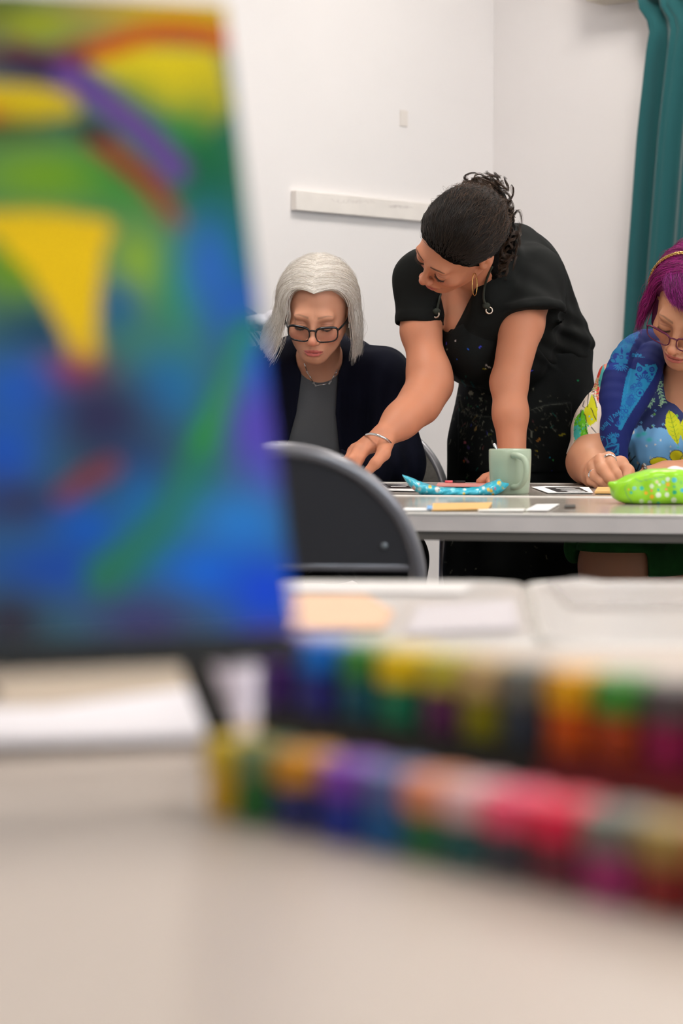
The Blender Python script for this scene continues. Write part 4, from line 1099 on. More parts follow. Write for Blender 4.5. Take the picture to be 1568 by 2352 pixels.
def handL(P):
    w = wrA['L']
    pc = A(1166, 1090, 5.01)
    d = chain(P, [w, pc], [.026, .024], .01); d = smin(d, ell(P, A(1160, 1098, 5.015), (.036, .036, .016)), .014)
    for i, (x0, x1) in enumerate(((1136, 1126), (1152, 1148), (1168, 1170), (1184, 1192))):
        k = A(x0, 1102, 4.995); m = A(x1, 1112, 4.955); t = A(x1 - 2, 1121, 4.925); k[2] = .757; m[2] = .754; t[2] = .7495
        d = smin(d, fing(P, [k, m, t], [.0105, .0088, .0072]), .006)
    th = fing(P, [A(1162, 1088, 5.03), A(1136, 1094, 5.015), A(1116, 1100, 5.0), A(1103, 1107, 4.99)], [.017, .0125, .0108, .0095], .008)
    return smin(d, th, .01)
def bodyA(P, fine=True):
    d = smin(HA.sdf(P, fine), neckA(P), .014)
    d = smin(d, torsoA(P, -.004), .02)
    d = smin(d, smin(armsA(P), np.minimum(handR(P), handL(P)), .012), .01)
    return smin(d, legsA(P), .05)
hlo, hhi = HA.c - np.array([.135, .16, .135]), HA.c + np.array([.135, .14, .135])
alo, ahi = np.array([.0, 4.88, .70]), np.array([.285, 5.26, 1.10]); ahi[0] = A(1056, 900, 5.13)[0]
blo, bhi = np.array([A(1092, 900, 5.1)[0], 4.88, .70]), np.array([A(1252, 900, 5.2)[0], 5.36, 1.12])
p1 = mesh_sdf(bodyA, hlo, hhi, .0016)
coarse = lambda P: bodyA(P, False)
# keep only the arm inside its box
p2_ = mesh_sdf(coarse, alo, ahi, .0022); p3_ = mesh_sdf(coarse, blo, bhi, .0024)
p2_ = cut(p2_, lambda V: ~inbox(V, hlo, hhi, .002)); p3_ = cut(p3_, lambda V: ~inbox(V, hlo, hhi, .002))
p4_ = cut(mesh_sdf(coarse, (.0, 4.84, 0), (.70, 5.70, 1.36), .006), lambda V: ~(inbox(V, hlo, hhi, .004) | inbox(V, alo, ahi, .004) | inbox(V, blo, bhi, .004)))
SK_A = (202, 134, 102)
oa = merge('body', [p1, p2_, p3_, p4_], M_skin, pa, lambda V: HA.colour(V, SK_A, lip=(178, 88, 80), brow=(58, 40, 30), blush=(204, 112, 92)))
# fingernails
def nail(px, py, trees, parent, m, rx=.0045, rz=.0058, tilt=(0, 0, 1), lab=None):
    p = surf(px, py, trees, -.0004); u = unit(np.array(tilt, float)); v = unit(np.array([0, -1.0, .25])); u = unit(u - v * (u @ v)); w_ = np.cross(u, v)
    bm = bmesh.new(); R = Matrix((tuple(w_), tuple(v), tuple(u))).transposed()
    bmesh.ops.create_uvsphere(bm, u_segments=14, v_segments=10, radius=1, matrix=Matrix.Translation(Vector(p)) @ R.to_4x4() @ Matrix.Diagonal((rx, .0016, rz, 1)))
    return link('fingernail', bm_mesh(bm, smooth=True), m, parent)
ta = [bvh_of(oa)]
nail(1103, 1106, ta, oa, mat('bare_nail', (226, 168, 146), .25), .0052, .0066, (.4, 0, .9))
# V neck t-shirt
cuffL = A(1212, 731, 5.14); cuffR = A(958, 746, 5.175)
axL = unit(cuffL - shA['L'] + V3(-.02, 0, 0)); axR = unit(cuffR - shA['R'])
axL = unit(np.array([.14, -.35, -1.0])); axR = unit(np.array([-.04, -.2, -1.0]))
def foldsA(P):
    f = .0035 * wob(P, 38, 12) + .0022 * wob(P, 75, 5)
    # drag folds at the waist
    g = np.exp(-(((P[:, 0] - .49) / .10) ** 2 + ((P[:, 2] - 1.04) / .07) ** 2))
    return f + .004 * g * np.sin(P[:, 0] * 60 + P[:, 2] * 150)
NK = [A(1010, 676, 5.1), A(1042, 757, 5.1), A(1088, 668, 5.1)]
def shirtA(P):
    body = torsoA(P, .008)
    body = smin(body, cap(P, A(1120, 640, 5.26), A(1170, 575, 5.34), .055, .06), .03)
    body = smin(body, chain(P, [A(1122, 735, 5.16), A(1128, 690, 5.15), A(1136, 645, 5.155), A(1152, 600, 5.20)], [.05, .046, .040, .05]), .02)
    body = smin(body, ell(P, A(1294, 790, 5.43), (.060, .09, .042)), .04)
    s1 = chain(P, [shA['L'], cuffL + axL * .03], [.068, .074], .02); in1 = chain(P, [shA['L'] + axL * .05, cuffL + axL * .05], [.060, .068], .02)
    cutL = plane(P, cuffL, axL); rim1 = np.exp(-((cutL + .011) / .008) ** 6)
    s1 = s1 - .0045 * np.exp(-((cutL + .012) / .011) ** 4)
    s1 = smax(s1, cutL, .003); s1 = smax(s1, -np.maximum(in1, -.03 - cutL), .002)
    s2 = chain(P, [shA['R'], cuffR + axR * .03], [.060, .0455], .02); in2 = chain(P, [shA['R'] + axR * .05, cuffR + axR * .05], [.052, .039], .02)
    cutR = plane(P, cuffR, axR); s2 = s2 - .002 * np.exp(-((cutR + .012) / .011) ** 4)
    s2 = smax(s2, cutR, .003); s2 = smax(s2, -np.maximum(in2, -.03 - cutR), .002)
    d = smin(body, smin(s1, s2, .001), .025)
    d = d - foldsA(P)
    # V neck
    q = to_frame(P); xl = np.interp(q[:, 1], [560, 672, 722, 742, 758], [1000, 1010, 1021, 1019, 1042]); xr = np.interp(q[:, 1], [560, 665, 758], [1120, 1090, 1042])
    v = np.maximum(xl - q[:, 0], q[:, 0] - xr) * (5.1 / FPX); v = np.maximum(v, (q[:, 1] - 758) * 5.1 / FPX); v = np.maximum(v, P[:, 1] - 5.22)
    d = smax(d, -v.astype(F32), .003)
    d = smax(d, -(HA.sdf(P, False) - .004), .003)
    return smax(d, A(1200, 850, 5.4)[2] - P[:, 2], .004)
V, Q = mesh_sdf(shirtA, (.05, 5.0, .90), (.70, 5.62, 1.40), .0034)
M_tee = mat('black_jersey', (13, 15, 13), .85, bump=.15, bscale=1500, spec=.25)
osh = link('t_shirt', arrays_to_mesh('t_shirt', relax(V, Q, 1, .4), Q), M_tee, pa)
# apron: bib and skirt, spattered with paint
def skirt(P, g=0.0):
    d = chain(P, [A(1205, 890, 5.43), A(1200, 1010, 5.44), A(1188, 1110, 5.45), A(1180, 1330, 5.45)], [.145 + g, .158 + g, .172 + g, .185 + g], .05)
    q = P - pelA.astype(F32)
    d2 = np.sqrt((q[:, 0] / 1.0) ** 2 + (q[:, 1] / .72) ** 2)
    hw = np.interp(P[:, 2], [.30, A(0, 1110, 5.45)[2], A(0, 1010, 5.44)[2], A(0, 885, 5.43)[2], 1.05], [.185, .167, .166, .153, .150]); cx = np.interp(P[:, 2], [.30, .73, A(0, 1010, 5.44)[2], A(0, 885, 5.43)[2], 1.05], [A(1204, 0, 5.44)[0], A(1202, 0, 5.44)[0], A(1202, 0, 5.44)[0], A(1209, 0, 5.44)[0], A(1209, 0, 5.44)[0]])
    e = (np.sqrt(((P[:, 0] - cx) / (hw + g)) ** 2 + ((P[:, 1] - 5.44) / (.155 + g)) ** 2) - 1) * .13
    return e
def apronA(P):
    q = to_frame(P)
    bib = torsoA(P, .0125) - foldsA(P) * .8
    # area of the bib
    xl = np.interp(q[:, 1], [700, 724, 760, 850, 900], [990, 996, 1003, 1000, 1030]); xr = np.interp(q[:, 1], [690, 715, 760, 800, 880], [1128, 1134, 1180, 1236, 1300])
    # neckline sags from ring to ring
    yt = np.interp(q[:, 0], [985, 1003, 1012, 1020, 1032, 1060, 1100, 1130, 1180, 1300], [712, 716, 745, 762, 763, 744, 716, 698, 720, 760])
    ar = np.maximum(np.maximum(xl - q[:, 0], q[:, 0] - xr), yt - q[:, 1]) * (5.15 / FPX); ar = np.maximum(ar, P[:, 1] - 5.40)
    bib = smax(bib, ar.astype(F32), .003)
    fo = .006 * np.sin(np.arctan2(P[:, 0] - .41, 5.44 - P[:, 1]) * 9 + 1.0) * np.clip((1.0 - P[:, 2]) / .3, 0, 1)
    sk = skirt(P) - fo - .003 * wob(P, 30, 21)
    yw = np.interp(q[:, 0], [1020, 1100, 1234, 1290, 1330, 1370], [872, 850, 801, 812, 808, 800])
    sk = smax(sk, ((yw - q[:, 1]) * (5.3 / FPX)).astype(F32), .004)
    sk = smax(sk, .34 - P[:, 2], .004)
    d = smin(bib, sk, .012)
    # pocket laid on the skirt
    pk = skirt(P, .004) - fo - .003 * wob(P, 30, 21)
    yp = np.interp(q[:, 0], [1040, 1055, 1080, 1130, 1210, 1250, 1300, 1318], [900, 925, 950, 957, 943, 930, 925, 926])
    pa_ = np.maximum(np.maximum(1052 - q[:, 0], q[:, 0] - 1312), np.maximum(yp - q[:, 1], q[:, 1] - 1085)) * (5.3 / FPX); pa_ = np.maximum(pa_, P[:, 1] - 5.42)
    d = np.minimum(d, smax(pk, pa_.astype(F32), .002))
    return smax(d, -(armsA(P) - .001), .002)
V, Q = mesh_sdf(apronA, (.17, 5.02, .32), (.66, 5.64, 1.16), .003)
V = relax(V, Q, 1, .3)
r_ = random.Random(7); opa = []
for (x, y, a, b, ang, c) in ((1088, 751, 5, 2.4, 10, (58, 70, 220)), (1115, 776, 6, 2, -25, (50, 66, 214)), (1101, 798, 5, 1.4, -35, (60, 66, 200)), (1074, 801, 2, 1.6, 0, (30, 90, 200)), (1049, 824, 2, 1.4, 0, (30, 90, 190)),
                             (1025, 788, 3, 2, 0, (80, 70, 180)), (1045, 783, 2, 1.6, -60, (190, 180, 175)), (1028, 803, 6, .6, 15, (120, 120, 104)), (1114, 846, 7, .9, 10, (180, 176, 166)), (1121, 842, 8, 2.0, 28, (172, 166, 158)), (1112, 847, 6, 1.6, 15, (120, 108, 10)),
                             (1081, 903, 6, 5, 0, (128, 124, 108)), (1108, 905, 5, 1.6, -20, (136, 130, 110)), (1104, 918, 6, 1.2, 40, (120, 122, 100)), (1219, 852, 5, 1.8, -10, (50, 60, 200)), (1216, 823, 4, 3, -30, (110, 116, 20)), (1327, 873, 2, 2, 0, (20, 150, 90)), (1258, 885, 3, 1, 20, (150, 150, 140)),
                             (1237, 1010, 8, 2.2, -50, (170, 110, 40)), (1292, 998, 9, 1.8, -15, (140, 130, 30)), (1067, 1016, 4, 3, 0, (170, 90, 100)), (1072, 1058, 9, 3, 50, (120, 92, 104)), (1065, 1060, 2, 4, 0, (200, 90, 60)), (1075, 1028, 6, 3, 60, (70, 56, 100)), (1232, 1036, 4, 1.6, 20, (150, 130, 20)),
                             (1262, 1050, 2, 2, 0, (30, 120, 150)), (1270, 1058, 2, 2, 0, (60, 150, 80)), (1085, 884, 9, 1.6, 60, (0, 70, 70)), (1064, 880, 12, 2.0, 55, (0, 62, 62)), (1135, 955, 4, 2, 0, (120, 120, 104)), (1125, 997, 7, 1.6, 10, (70, 80, 14)), (1092, 985, 3, 6, 20, (150, 120, 70))):
    ca, sa_ = math.cos(math.radians(ang)), math.sin(math.radians(ang))
    opa.append(('poly', [(x + a * math.cos(t) * ca - b * math.sin(t) * sa_, y + a * math.cos(t) * sa_ + b * math.sin(t) * ca) for t in [i * math.pi / 4 for i in range(8)]], c))
for i in range(230):
    x = r_.choice([r_.gauss(1075, 20), r_.gauss(1240, 40), r_.uniform(1030, 1330), r_.gauss(1095, 25)]); y = r_.choice([r_.gauss(955, 30), r_.uniform(870, 1320), r_.gauss(945, 18), r_.gauss(1010, 40)])
    ang = r_.uniform(0, 3.1); l = abs(r_.gauss(0, 7)) + 1; g = r_.random()
    c = (int(44 + 80 * g), int(46 + 78 * g), int(40 + 68 * g)) if r_.random() < .86 else r_.choice([(30, 90, 80), (110, 90, 30), (110, 60, 60), (50, 50, 120), (40, 90, 50)])
    w_ = r_.uniform(.35, 1.1)
    opa.append(('line', [(x, y), (x + l * math.cos(ang) * .5 + r_.uniform(-2, 2), y + l * math.sin(ang) * .5), (x + l * math.cos(ang), y + l * math.sin(ang))], w_, c))
for pts in ([(1055, 918), (1062, 945), (1075, 956), (1090, 962)], [(1055, 905), (1060, 930), (1070, 950)], [(1060, 965), (1066, 985), (1062, 1000)], [(1212, 944), (1250, 931), (1300, 926), (1306, 940)], [(1080, 951), (1105, 957), (1132, 958)]):
    opa.append(('line', pts, .8, (58, 62, 54)))
base = np.tile(np.array(lin((8, 12, 11))), (len(V), 1)); pv = to_frame(V); fr_ = V[:, 1] < 5.46
cA = base.copy(); cA[fr_] = paint(pv[fr_], base[fr_], opa)
oap = link('apron', arrays_to_mesh('apron', V, Q, True, cA), mat('apron_canvas', None, .75, spec=.25, attr=True, bump=.3, bscale=700, mottle=.3, mscale=30), pa); oap['label'] = 'paint-spattered black apron'
ta = [bvh_of(oap), bvh_of(osh)]
M_strap = mat('apron_strap', (40, 44, 34), .8)
for (x, y, up) in ((1123, 713, [(1113, 696), (1110, 682), (1112, 660), (1121, 632), (1130, 612)]), (1001, 722, [(1003, 712), (1006, 700), (1009, 686), (1012, 674)])):
    p = surf(x, y, ta, .003); s = 9.2 * 5.1 / FPX
    nv = unit(np.array([(-.5 if x < 1050 else .15), -1, .1])); u = unit(np.cross(nv, (0, 0, 1))); v = np.cross(u, nv)
    bm = bmesh.new(); tubes(bm, [p + s * .8 * (math.cos(a) * u + math.sin(a) * v) for a in np.linspace(0, 2 * math.pi, 24, endpoint=False)], .0018, 8, closed=True); link('grommet', bm_mesh(bm, smooth=True), mat('brass_ring', (206, 186, 168), .3, metal=.9), oap)
    pts = [p] + [surf(a, b, ta + [bvh_of(oa)], .005) for a, b in up]
    bm = bmesh.new(); tubes(bm, smooth_path(pts, 5), .0040, 8, flat=.6); link('neck_strap', bm_mesh(bm, smooth=True), M_strap, oap)
    bm = bmesh.new(); c = p * .35 + pts[1] * .65; bmesh.ops.create_icosphere(bm, subdivisions=3, radius=.008, matrix=Matrix.Translation(Vector(c)) @ Matrix.Diagonal((1.1, .8, .9, 1))); link('strap_knot', bm_mesh(bm, smooth=True), M_strap, oap)
for x in (1140, 1262):
    h = at(x, 1090, 5.47)
V, Q = mesh_sdf(lambda P: smax(legsA(P, .008), -(P[:, 2] - .12), .004), (.12, 5.28, .10), (.66, 5.66, .80), .008)
link('trousers', arrays_to_mesh('trousers', V, Q), mat('black_trousers'), pa)
for x in (1140, 1262):
    h = at(x, 1090, 5.47); a = np.array([h[0], 5.52, .09])
    V, Q = mesh_sdf(lambda P: smin(cap(P, a + V3(0, .03, -.04), a + V3(0, -.14, -.048), .046, .04), cap(P, a, a + V3(0, 0, .04), .05), .02), a - np.array([.07, .22, .088]), a + np.array([.07, .12, .06]), .006)
    V[:, 2] = np.maximum(V[:, 2], .002); link('shoe', arrays_to_mesh('shoe', V, Q), mat('black_leather'), pa)
lashes(HA, oa, M_lash)
# bangle and hoop earring
wv = unit(wrA['R'] - elA['R']); cb = A(868, 1010, 4.985)
u = unit(np.cross(wv, (0.2, .3, 1))); v = np.cross(wv, u)
pts = [A(*q_) for q_ in ((840, 999, 4.972), (852, 997, 4.957), (870, 1001, 4.945), (888, 1010, 4.95), (897, 1019, 4.965), (897, 1025, 4.99), (888, 1022, 5.01), (868, 1012, 5.022), (848, 1003, 5.012), (839, 1003, 4.99))]
bm = bmesh.new(); cl = smooth_path(pts + [pts[0]], 6)[:-1]; tubes(bm, cl, .0021, 8, closed=True, flat=1.4); o = part('bangle', bm, mat('silver'), None, smooth=True); tag(o, 'thin silver bangle on the pointing wrist', 'bracelet')
lo_ = HA.wld((-.077, -.004, -.030)); pts = []
for a in np.linspace(0, 2 * math.pi, 28, endpoint=False): pts.append(A(1092, 627, lo_[1] - .012) + np.array([.006 * math.sin(a) - .002, .020 * math.sin(a), -.0235 + .0235 * math.cos(a)]))
bm = bmesh.new(); tubes(bm, pts, .0009, 8, closed=True); o = part('hoop_earring', bm, mat('gold', (214, 176, 104), .25, metal=1.0), None, smooth=True); tag(o, 'thin gold hoop earring under the dark curly hair', 'earring')
# hair
bun_c = A(1108, 440, 5.06); bdir = unit(HA.loc(bun_c[None].astype(F32))[0].astype(float) * np.array([1, 1, 1]))
def shellA(P):
    q = HA.loc(P)
    env = ell(q, (0, -.020, .034), (.080, .102, .096))
    yh = .014 + .86 * np.maximum(q[:, 2], 0) - .5 * np.maximum(-q[:, 2] , 0) + .006 * wob(q, 120, 2)
    d = smax(env, q[:, 1] - yh, .008); d = smax(d, -.075 - q[:, 2] , .01)
    side = ell(q * np.array([1, 1, 1], F32), (0, 0, 0), (.1, .1, .1))
    d = d * F32(HA.s) - .0025 * wob(P, 160, 6)
    d = smin(d, ell(P, A(1120, 462, 5.07), (.040, .045, .032)), .03)
    d = smin(d, ell(P, A(1150, 510, 5.10), (.026, .04, .045)), .02)
    d = smin(d, chain(P, [A(1126, 570, 5.08), A(1124, 600, 5.09), A(1132, 632, 5.12)], [.020, .017, .012], .01) + .003 * wob(P, 120, 3), .012)
    return smin(d, chain(P, [A(1150, 500, 5.11), A(1160, 560, 5.13), A(1148, 610, 5.14)], [.022, .020, .013], .02) + .003 * wob(P, 120, 8), .015)
V, Q = mesh_sdf(shellA, HA.c - .19, HA.c + .19, .003)
ohA = link('hair', arrays_to_mesh('hair', relax(V, Q, 1), Q), mat('dark_hair_base', (7, 5, 4), .9, spec=.1, bump=.7, bscale=160), pa)
rng = np.random.default_rng(5)
C0 = np.array([0, -.020, .034]); RAD = np.array([.085, .107, .101])
def hairA(n):
    D = unit(rng.normal(0, 1, (n * 4, 3))); q = C0 + D * RAD
    yh = .012 + .86 * np.maximum(q[:, 2], 0) - .5 * np.maximum(-q[:, 2], 0)
    ear = (np.abs(q[:, 0]) > .055) & (q[:, 1] > -.036) & (q[:, 1] < .03) & (q[:, 2] < .026)
    ok = (q[:, 1] < yh) & (q[:, 2] > -.065) & ~ear; D = D[ok][:n]; n = len(D); q = q[ok][:n]; edge = np.clip((.03 - (.004 + .86 * np.maximum(q[:, 2], 0) - q[:, 1])) / .03, 0, 1)
    E = unit((HA.loc(A(1122, 465, 5.08)[None].astype(F32))[0] - C0) / RAD)[None].repeat(n, 0) + rng.normal(0, .16, (n, 3))
    t = np.linspace(0, 1, 14) * 1.0
    Mi = unit(D + unit(E)) + rng.normal(0, .05, (n, 3)); f = rng.uniform(.35, 1.0, (n, 1))
    Dp = bezier_dirs(D, unit(D + unit(E) + np.array([0, -.15, .55])) * 1.1 + rng.normal(0, .04, (n, 3)), unit(E), t[None, :] * f)
    P = C0 + Dp * RAD * (1 - .05 * rng.uniform(0, 1, (n, 1, 1)) + .02 * np.sin(t * 3.14)[None, :, None]) * (1 - .030 * edge[:, None, None] * ((1 - t) ** 1.3)[None, :, None])
    sh = P.shape; fl = P.reshape(-1, 3).astype(F32); P = P + (unit(P - C0) * (.0026 * wob(fl, 85, 4)).reshape(sh[0], sh[1], 1)) + (.003 * wob(fl, 60, 9)).reshape(sh[0], sh[1], 1) * np.array([1, 0, 0])
    return P + (frizz(P, .0034, rng) - P) * (1 - .93 * edge)[:, None, None]
strands('hair_strands', hairA(9000), .00034, hair_mat('dark_hair', (8, 6, 4), (46, 32, 21), .5), ohA, (HA.R * HA.s, HA.c))
def wisps(n):
    P = hairA(n * 2)[:, :9]; c = P.mean(1, keepdims=True); P = P[(P[:, 0, 1] < .0) & (P[:, 0, 2] > .03)]; return frizz(P * 1.03 + rng.normal(0, .002, P.shape), .006, rng)
strands('stray_hair', wisps(420), .00018, hair_mat('dark_wisp', (60, 42, 30), (110, 80, 58)), ohA, (HA.R * HA.s, HA.c))
def curl(root, dirv, L, r, turns, n, spread, k=26):
    """a springy lock of n hairs"""
    dirv = unit(np.array(dirv, float)); a = unit(np.cross(dirv, rng.normal(0, 1, 3))); b = np.cross(dirv, a); t = np.linspace(0, 1, k); out = []
    ph0 = rng.uniform(0, 6.28)
    for _ in range(n):
        ph = ph0 + rng.normal(0, .25); rr = r * rng.uniform(.85, 1.15); off = rng.normal(0, spread, 3)
        w_ = rr * np.minimum(1, t * 3)
        out.append(root + off * (1 - .4 * t[:, None]) + dirv * (L * t)[:, None] + a * (w_ * np.cos(ph + turns * 6.28 * t) - rr * 0)[:, None] + b * (w_ * np.sin(ph + turns * 6.28 * t))[:, None] + np.array([0, 0, -1.0]) * (.25 * L * t ** 2)[:, None])
    return out
C = []
spots = [((1085, 440), (-.3, 0, .5)), ((1095, 428), (-.1, -.1, .6)), ((1108, 424), (.1, -.2, .5)), ((1122, 430), (.4, -.1, .4)), ((1135, 442), (.5, 0, .3)), ((1145, 458), (.6, 0, .2)), ((1150, 478), (.6, 0, .2)), ((1158, 498), (.7, 0, .3)), ((1160, 520), (.6, 0, .1)),
         ((1166, 540), (.4, 0, -.2)), ((1164, 560), (.3, -.2, -.5)), ((1158, 580), (.2, -.1, -.6)), ((1150, 600), (0, -.1, -.7)), ((1144, 615), (0, 0, -.8)), ((1130, 600), (.1, -.2, -.6)), ((1126, 585), (.2, -.3, -.5)), ((1136, 620), (0, -.2, -.7)), ((1100, 446), (.2, -.5, .2)), ((1120, 456), (.3, -.5, 0)), ((1135, 476), (.3, -.5, 0)), ((1146, 505), (.3, -.5, -.1)), ((1150, 540), (.2, -.5, -.3)), ((1112, 440), (0, 0, .6)), ((1090, 450), (-.5, -.2, .3))]
for (x, y), dv in spots:
    for _ in range(6):
        rt = A(x + rng.normal(0, 5), y + rng.normal(0, 5), 5.07 + (y - 440) * .0004 + rng.normal(0, .012))
        C += curl(rt, np.array(dv) + rng.normal(0, .35, 3), rng.uniform(.016, .036), rng.uniform(.009, .017), rng.uniform(.8, 1.5), 15, .0013)
strands('curls', np.array(C), .00038, hair_mat('dark_curl', (20, 13, 9), (84, 58, 38), .35), ohA)
# ================================================================ seated woman with magenta hair
HC = Head((.7257, 5.0, 1.1057), 1.0, rot(-36, 35.9, -22.7), w=1.04, fold=.9, brow=.6, nose=.001)
pc_ = thing('person', 'seated person with magenta hair, patterned shirt and blue printed scarf, drawing at the table', 'person', (.78, 5.36, .46))
shC = {'R': A(1432, 892, 5.16), 'L': A(1725, 905, 5.12)}
elC = {'R': A(1352, 1062, 5.06), 'L': A(1760, 1075, 5.02)}
wrC = {'R': A(1366, 1090, 4.93), 'L': A(1530, 1092, 4.905)}
nkC = A(1590, 905, 5.17)
def torsoC(P, g=0.0):
    d = ell(P, A(1575, 985, 5.25), (.155 + g, .13 + g, .165 + g))
    d = smin(d, ell(P, A(1575, 1110, 5.27), (.165 + g, .15 + g, .15 + g)), .06)
    d = smin(d, ell(P, A(1515, 1010, 5.15), (.075 + g, .075 + g, .075 + g)), .05); d = smin(d, ell(P, A(1630, 1010, 5.13), (.075 + g, .075 + g, .075 + g)), .05)
    d = smin(d, cap(P, A(1530, 895, 5.22), shC['R'], .060 + g, .050 + g), .04); d = smin(d, cap(P, A(1640, 895, 5.20), shC['L'], .062 + g, .056 + g), .04)
    return smin(d, cap(P, A(1520, 900, 5.22), A(1640, 900, 5.2), .062 + g), .04)
def neckC(P):
    d = cap(P, HC.wld((0, -.034, -.05)), nkC, .052, .060)
    return smin(d, ell(P, A(1580, 930, 5.14), (.06, .045, .07)), .04)
def armsC(P, g=0.0):
    a = chain(P, [shC['R'], A(1390, 985, 5.11), elC['R'], wrC['R']], [.046 + g, .046 + g, .0440 + g, .0285 + g], .02)
    b = chain(P, [shC['L'], elC['L'], wrC['L']], [.054 + g, .044 + g, .028 + g], .02)
    return np.minimum(a, b)
def handCR(P):
    w = wrC['R']; kn = [A(1398, 1052, 4.885), A(1378, 1056, 4.875), A(1362, 1070, 4.88), A(1356, 1084, 4.89)]; d = None
    for k in kn:
        e = cap(P, w + (k - w) * .1, k, .020, .0125); d = e if d is None else smin(d, e, .010)
    d = smin(d, ell(P, A(1388, 1074, 4.90), (.030, .028, .026)), .014)
    F = [([kn[0], A(1402, 1066, 4.852), A(1416, 1088, 4.835), A(1426, 1108, 4.835)], [.0125, .0118, .0096, .0072]),
         ([kn[1], A(1382, 1076, 4.845), A(1399, 1098, 4.832), A(1417, 1112, 4.838)], [.0122, .0112, .0096, .0078]),
         ([kn[2], A(1366, 1092, 4.858), A(1382, 1107, 4.845), A(1402, 1115, 4.845)], [.0115, .0104, .0088, .0072]),
         ([kn[3], A(1358, 1104, 4.872), A(1372, 1114, 4.86), A(1390, 1117, 4.855)], [.0105, .0092, .0080, .0066])]
    for p, r in F: d = smin(d, fing(P, p, r), .0035)
    th = fing(P, [A(1392, 1082, 4.92), A(1424, 1066, 4.905), A(1441, 1082, 4.885), A(1436, 1106, 4.86)], [.020, .0155, .0125, .0088], .008)
    return smin(d, th, .007)
def handCL(P):
    w = wrC['L']; pc2 = A(1492, 1096, 4.89); d = chain(P, [w, pc2], [.028, .024], .012)
    for i in range(4):
        k = pc2 + V3(-.026, -.010 + .014 * i - .02, -.002); m = k + V3(-.028, .002 * i, -.008); t = m + V3(-.018, .002, -.010); k[2] = max(k[2], .758); m[2] = .753; t[2] = .7495
        d = smin(d, fing(P, [pc2, k, m, t], [.014, .011, .0092, .0072]), .006)
    return d
thC = [(A(1500, 1240, 5.34), A(1432, 1300, 4.99)), (A(1650, 1240, 5.32), A(1610, 1300, 4.95))]
def legsC(P, g=0.0):
    d = ell(P, A(1578, 1215, 5.34), (.185 + g, .16 + g, .13 + g))
    for h, k in thC:
        an = np.array([k[0], k[1] + .03, .09])
        d = smin(d, chain(P, [h, k, an], [.105 + g, .088 + g, .045 + g], .03), .03); d = smin(d, cap(P, an + V3(0, .02, -.045), an + V3(0, -.13, -.052), .036, .03), .02)
    return d
def bodyC(P, fine=True):
    d = smin(HC.sdf(P, fine), neckC(P), .020); d = smin(d, torsoC(P, -.004), .02)
    d = smin(d, smin(armsC(P), np.minimum(handCR(P), handCL(P)), .012), .01)
    return smin(d, legsC(P), .04)
hlo, hhi = HC.c - np.array([.125, .16, .17]), HC.c + np.array([.14, .15, .14])
alo, ahi = np.array([A(1295, 0, 5.0)[0], 4.78, .735]), np.array([A(1480, 0, 4.9)[0], 5.14, .88])
coarse = lambda P: bodyC(P, False)
q1 = mesh_sdf(bodyC, hlo, hhi, .0016); q2 = cut(mesh_sdf(coarse, alo, ahi, .0015), lambda V: ~inbox(V, hlo, hhi, .002))
q4 = cut(mesh_sdf(coarse, (.42, 4.74, 0), (1.02, 5.60, 1.05), .0055), lambda V: ~(inbox(V, hlo, hhi, .004) | inbox(V, alo, ahi, .004)))
SK_C = (202, 144, 112)
oc = merge('body', [q1, q2, q4], M_skin, pc_, lambda V: HC.colour(V, SK_C, lip=(176, 78, 84), brow=(110, 84, 66), blush=(208, 124, 98)))
tc_ = [bvh_of(oc)]
M_gn = mat('teal_nail_varnish', (28, 128, 112), .12, metal=.35, coat=.6)
nail(1423, 1104, tc_, oc, M_gn, .0060, .0085, (-.45, 0, 1)); nail(1417, 1116, tc_, oc, M_gn, .0055, .0065, (-1, 0, .6)); nail(1436, 1102, tc_, oc, M_gn, .0040, .0075, (-.1, 0, 1))
# shirt
def clothC(P):
    d = torsoC(P, .010)
    s = None
    cR = A(1355, 1036, 5.10); aR = unit(np.array([.02, -.30, -1.0]))
    s = chain(P, [shC['R'], A(1384, 975, 5.11), cR + aR * .02], [.057, .056, .0525], .03); cu = plane(P, cR, aR) + .10 * (P[:, 0] - cR[0]); s = smax(s, cu, .003)
    s = smax(s, -np.maximum(chain(P, [A(1388, 985, 5.11), cR + aR * .04], [.048, .048], .02), -.03 - cu), .002)
    cL = A(1745, 1030, 5.07); s2 = smax(chain(P, [shC['L'], cL], [.064, .060], .03), plane(P, cL, (0, -.3, -1)), .003)
    d = smin(d, np.minimum(s, s2), .02)
    d = d - .004 * wob(P, 34, 33) - .0018 * wob(P, 80, 3) - .0035 * np.exp(-(((P[:, 0] - .56) / .03) ** 2)) * np.sin(P[:, 2] * 70 + P[:, 0] * 60)
    q = to_frame(P); ye = np.interp(q[:, 0], [1470, 1520, 1535, 1550, 1568, 1590, 1620, 1650, 1680], [780, 850, 893, 928, 948, 955, 948, 900, 820])
    v = (q[:, 1] - ye) * (5.15 / FPX); v = np.maximum(v, P[:, 1] - 5.24)
    d = smax(d, -v.astype(F32) * 1.0 if False else d, 0)
    nk = np.maximum(v, 1510 - q[:, 0]); nk = np.maximum(v, (1505 - q[:, 0]) * (5.15 / FPX))
    d = smax(d, -nk.astype(F32), .003)
    d = smax(d, -(HC.sdf(P, False) - .006), .003); d = smax(d, -cap(P, HC.wld((0, -.034, -.05)), nkC, .056, .064), .003)
    return smax(d, .60 - P[:, 2], .003)
V, Q = mesh_sdf(clothC, (.42, 4.96, .58), (1.04, 5.54, 1.08), .0018)
V = relax(V, Q, 1, .3)
def T(x, y): return (1300 + x / 5.851, 740 + y / 5.85)
def TP(pts): return [T(*p) for p in pts]
W_ = (228, 214, 200); opc = []
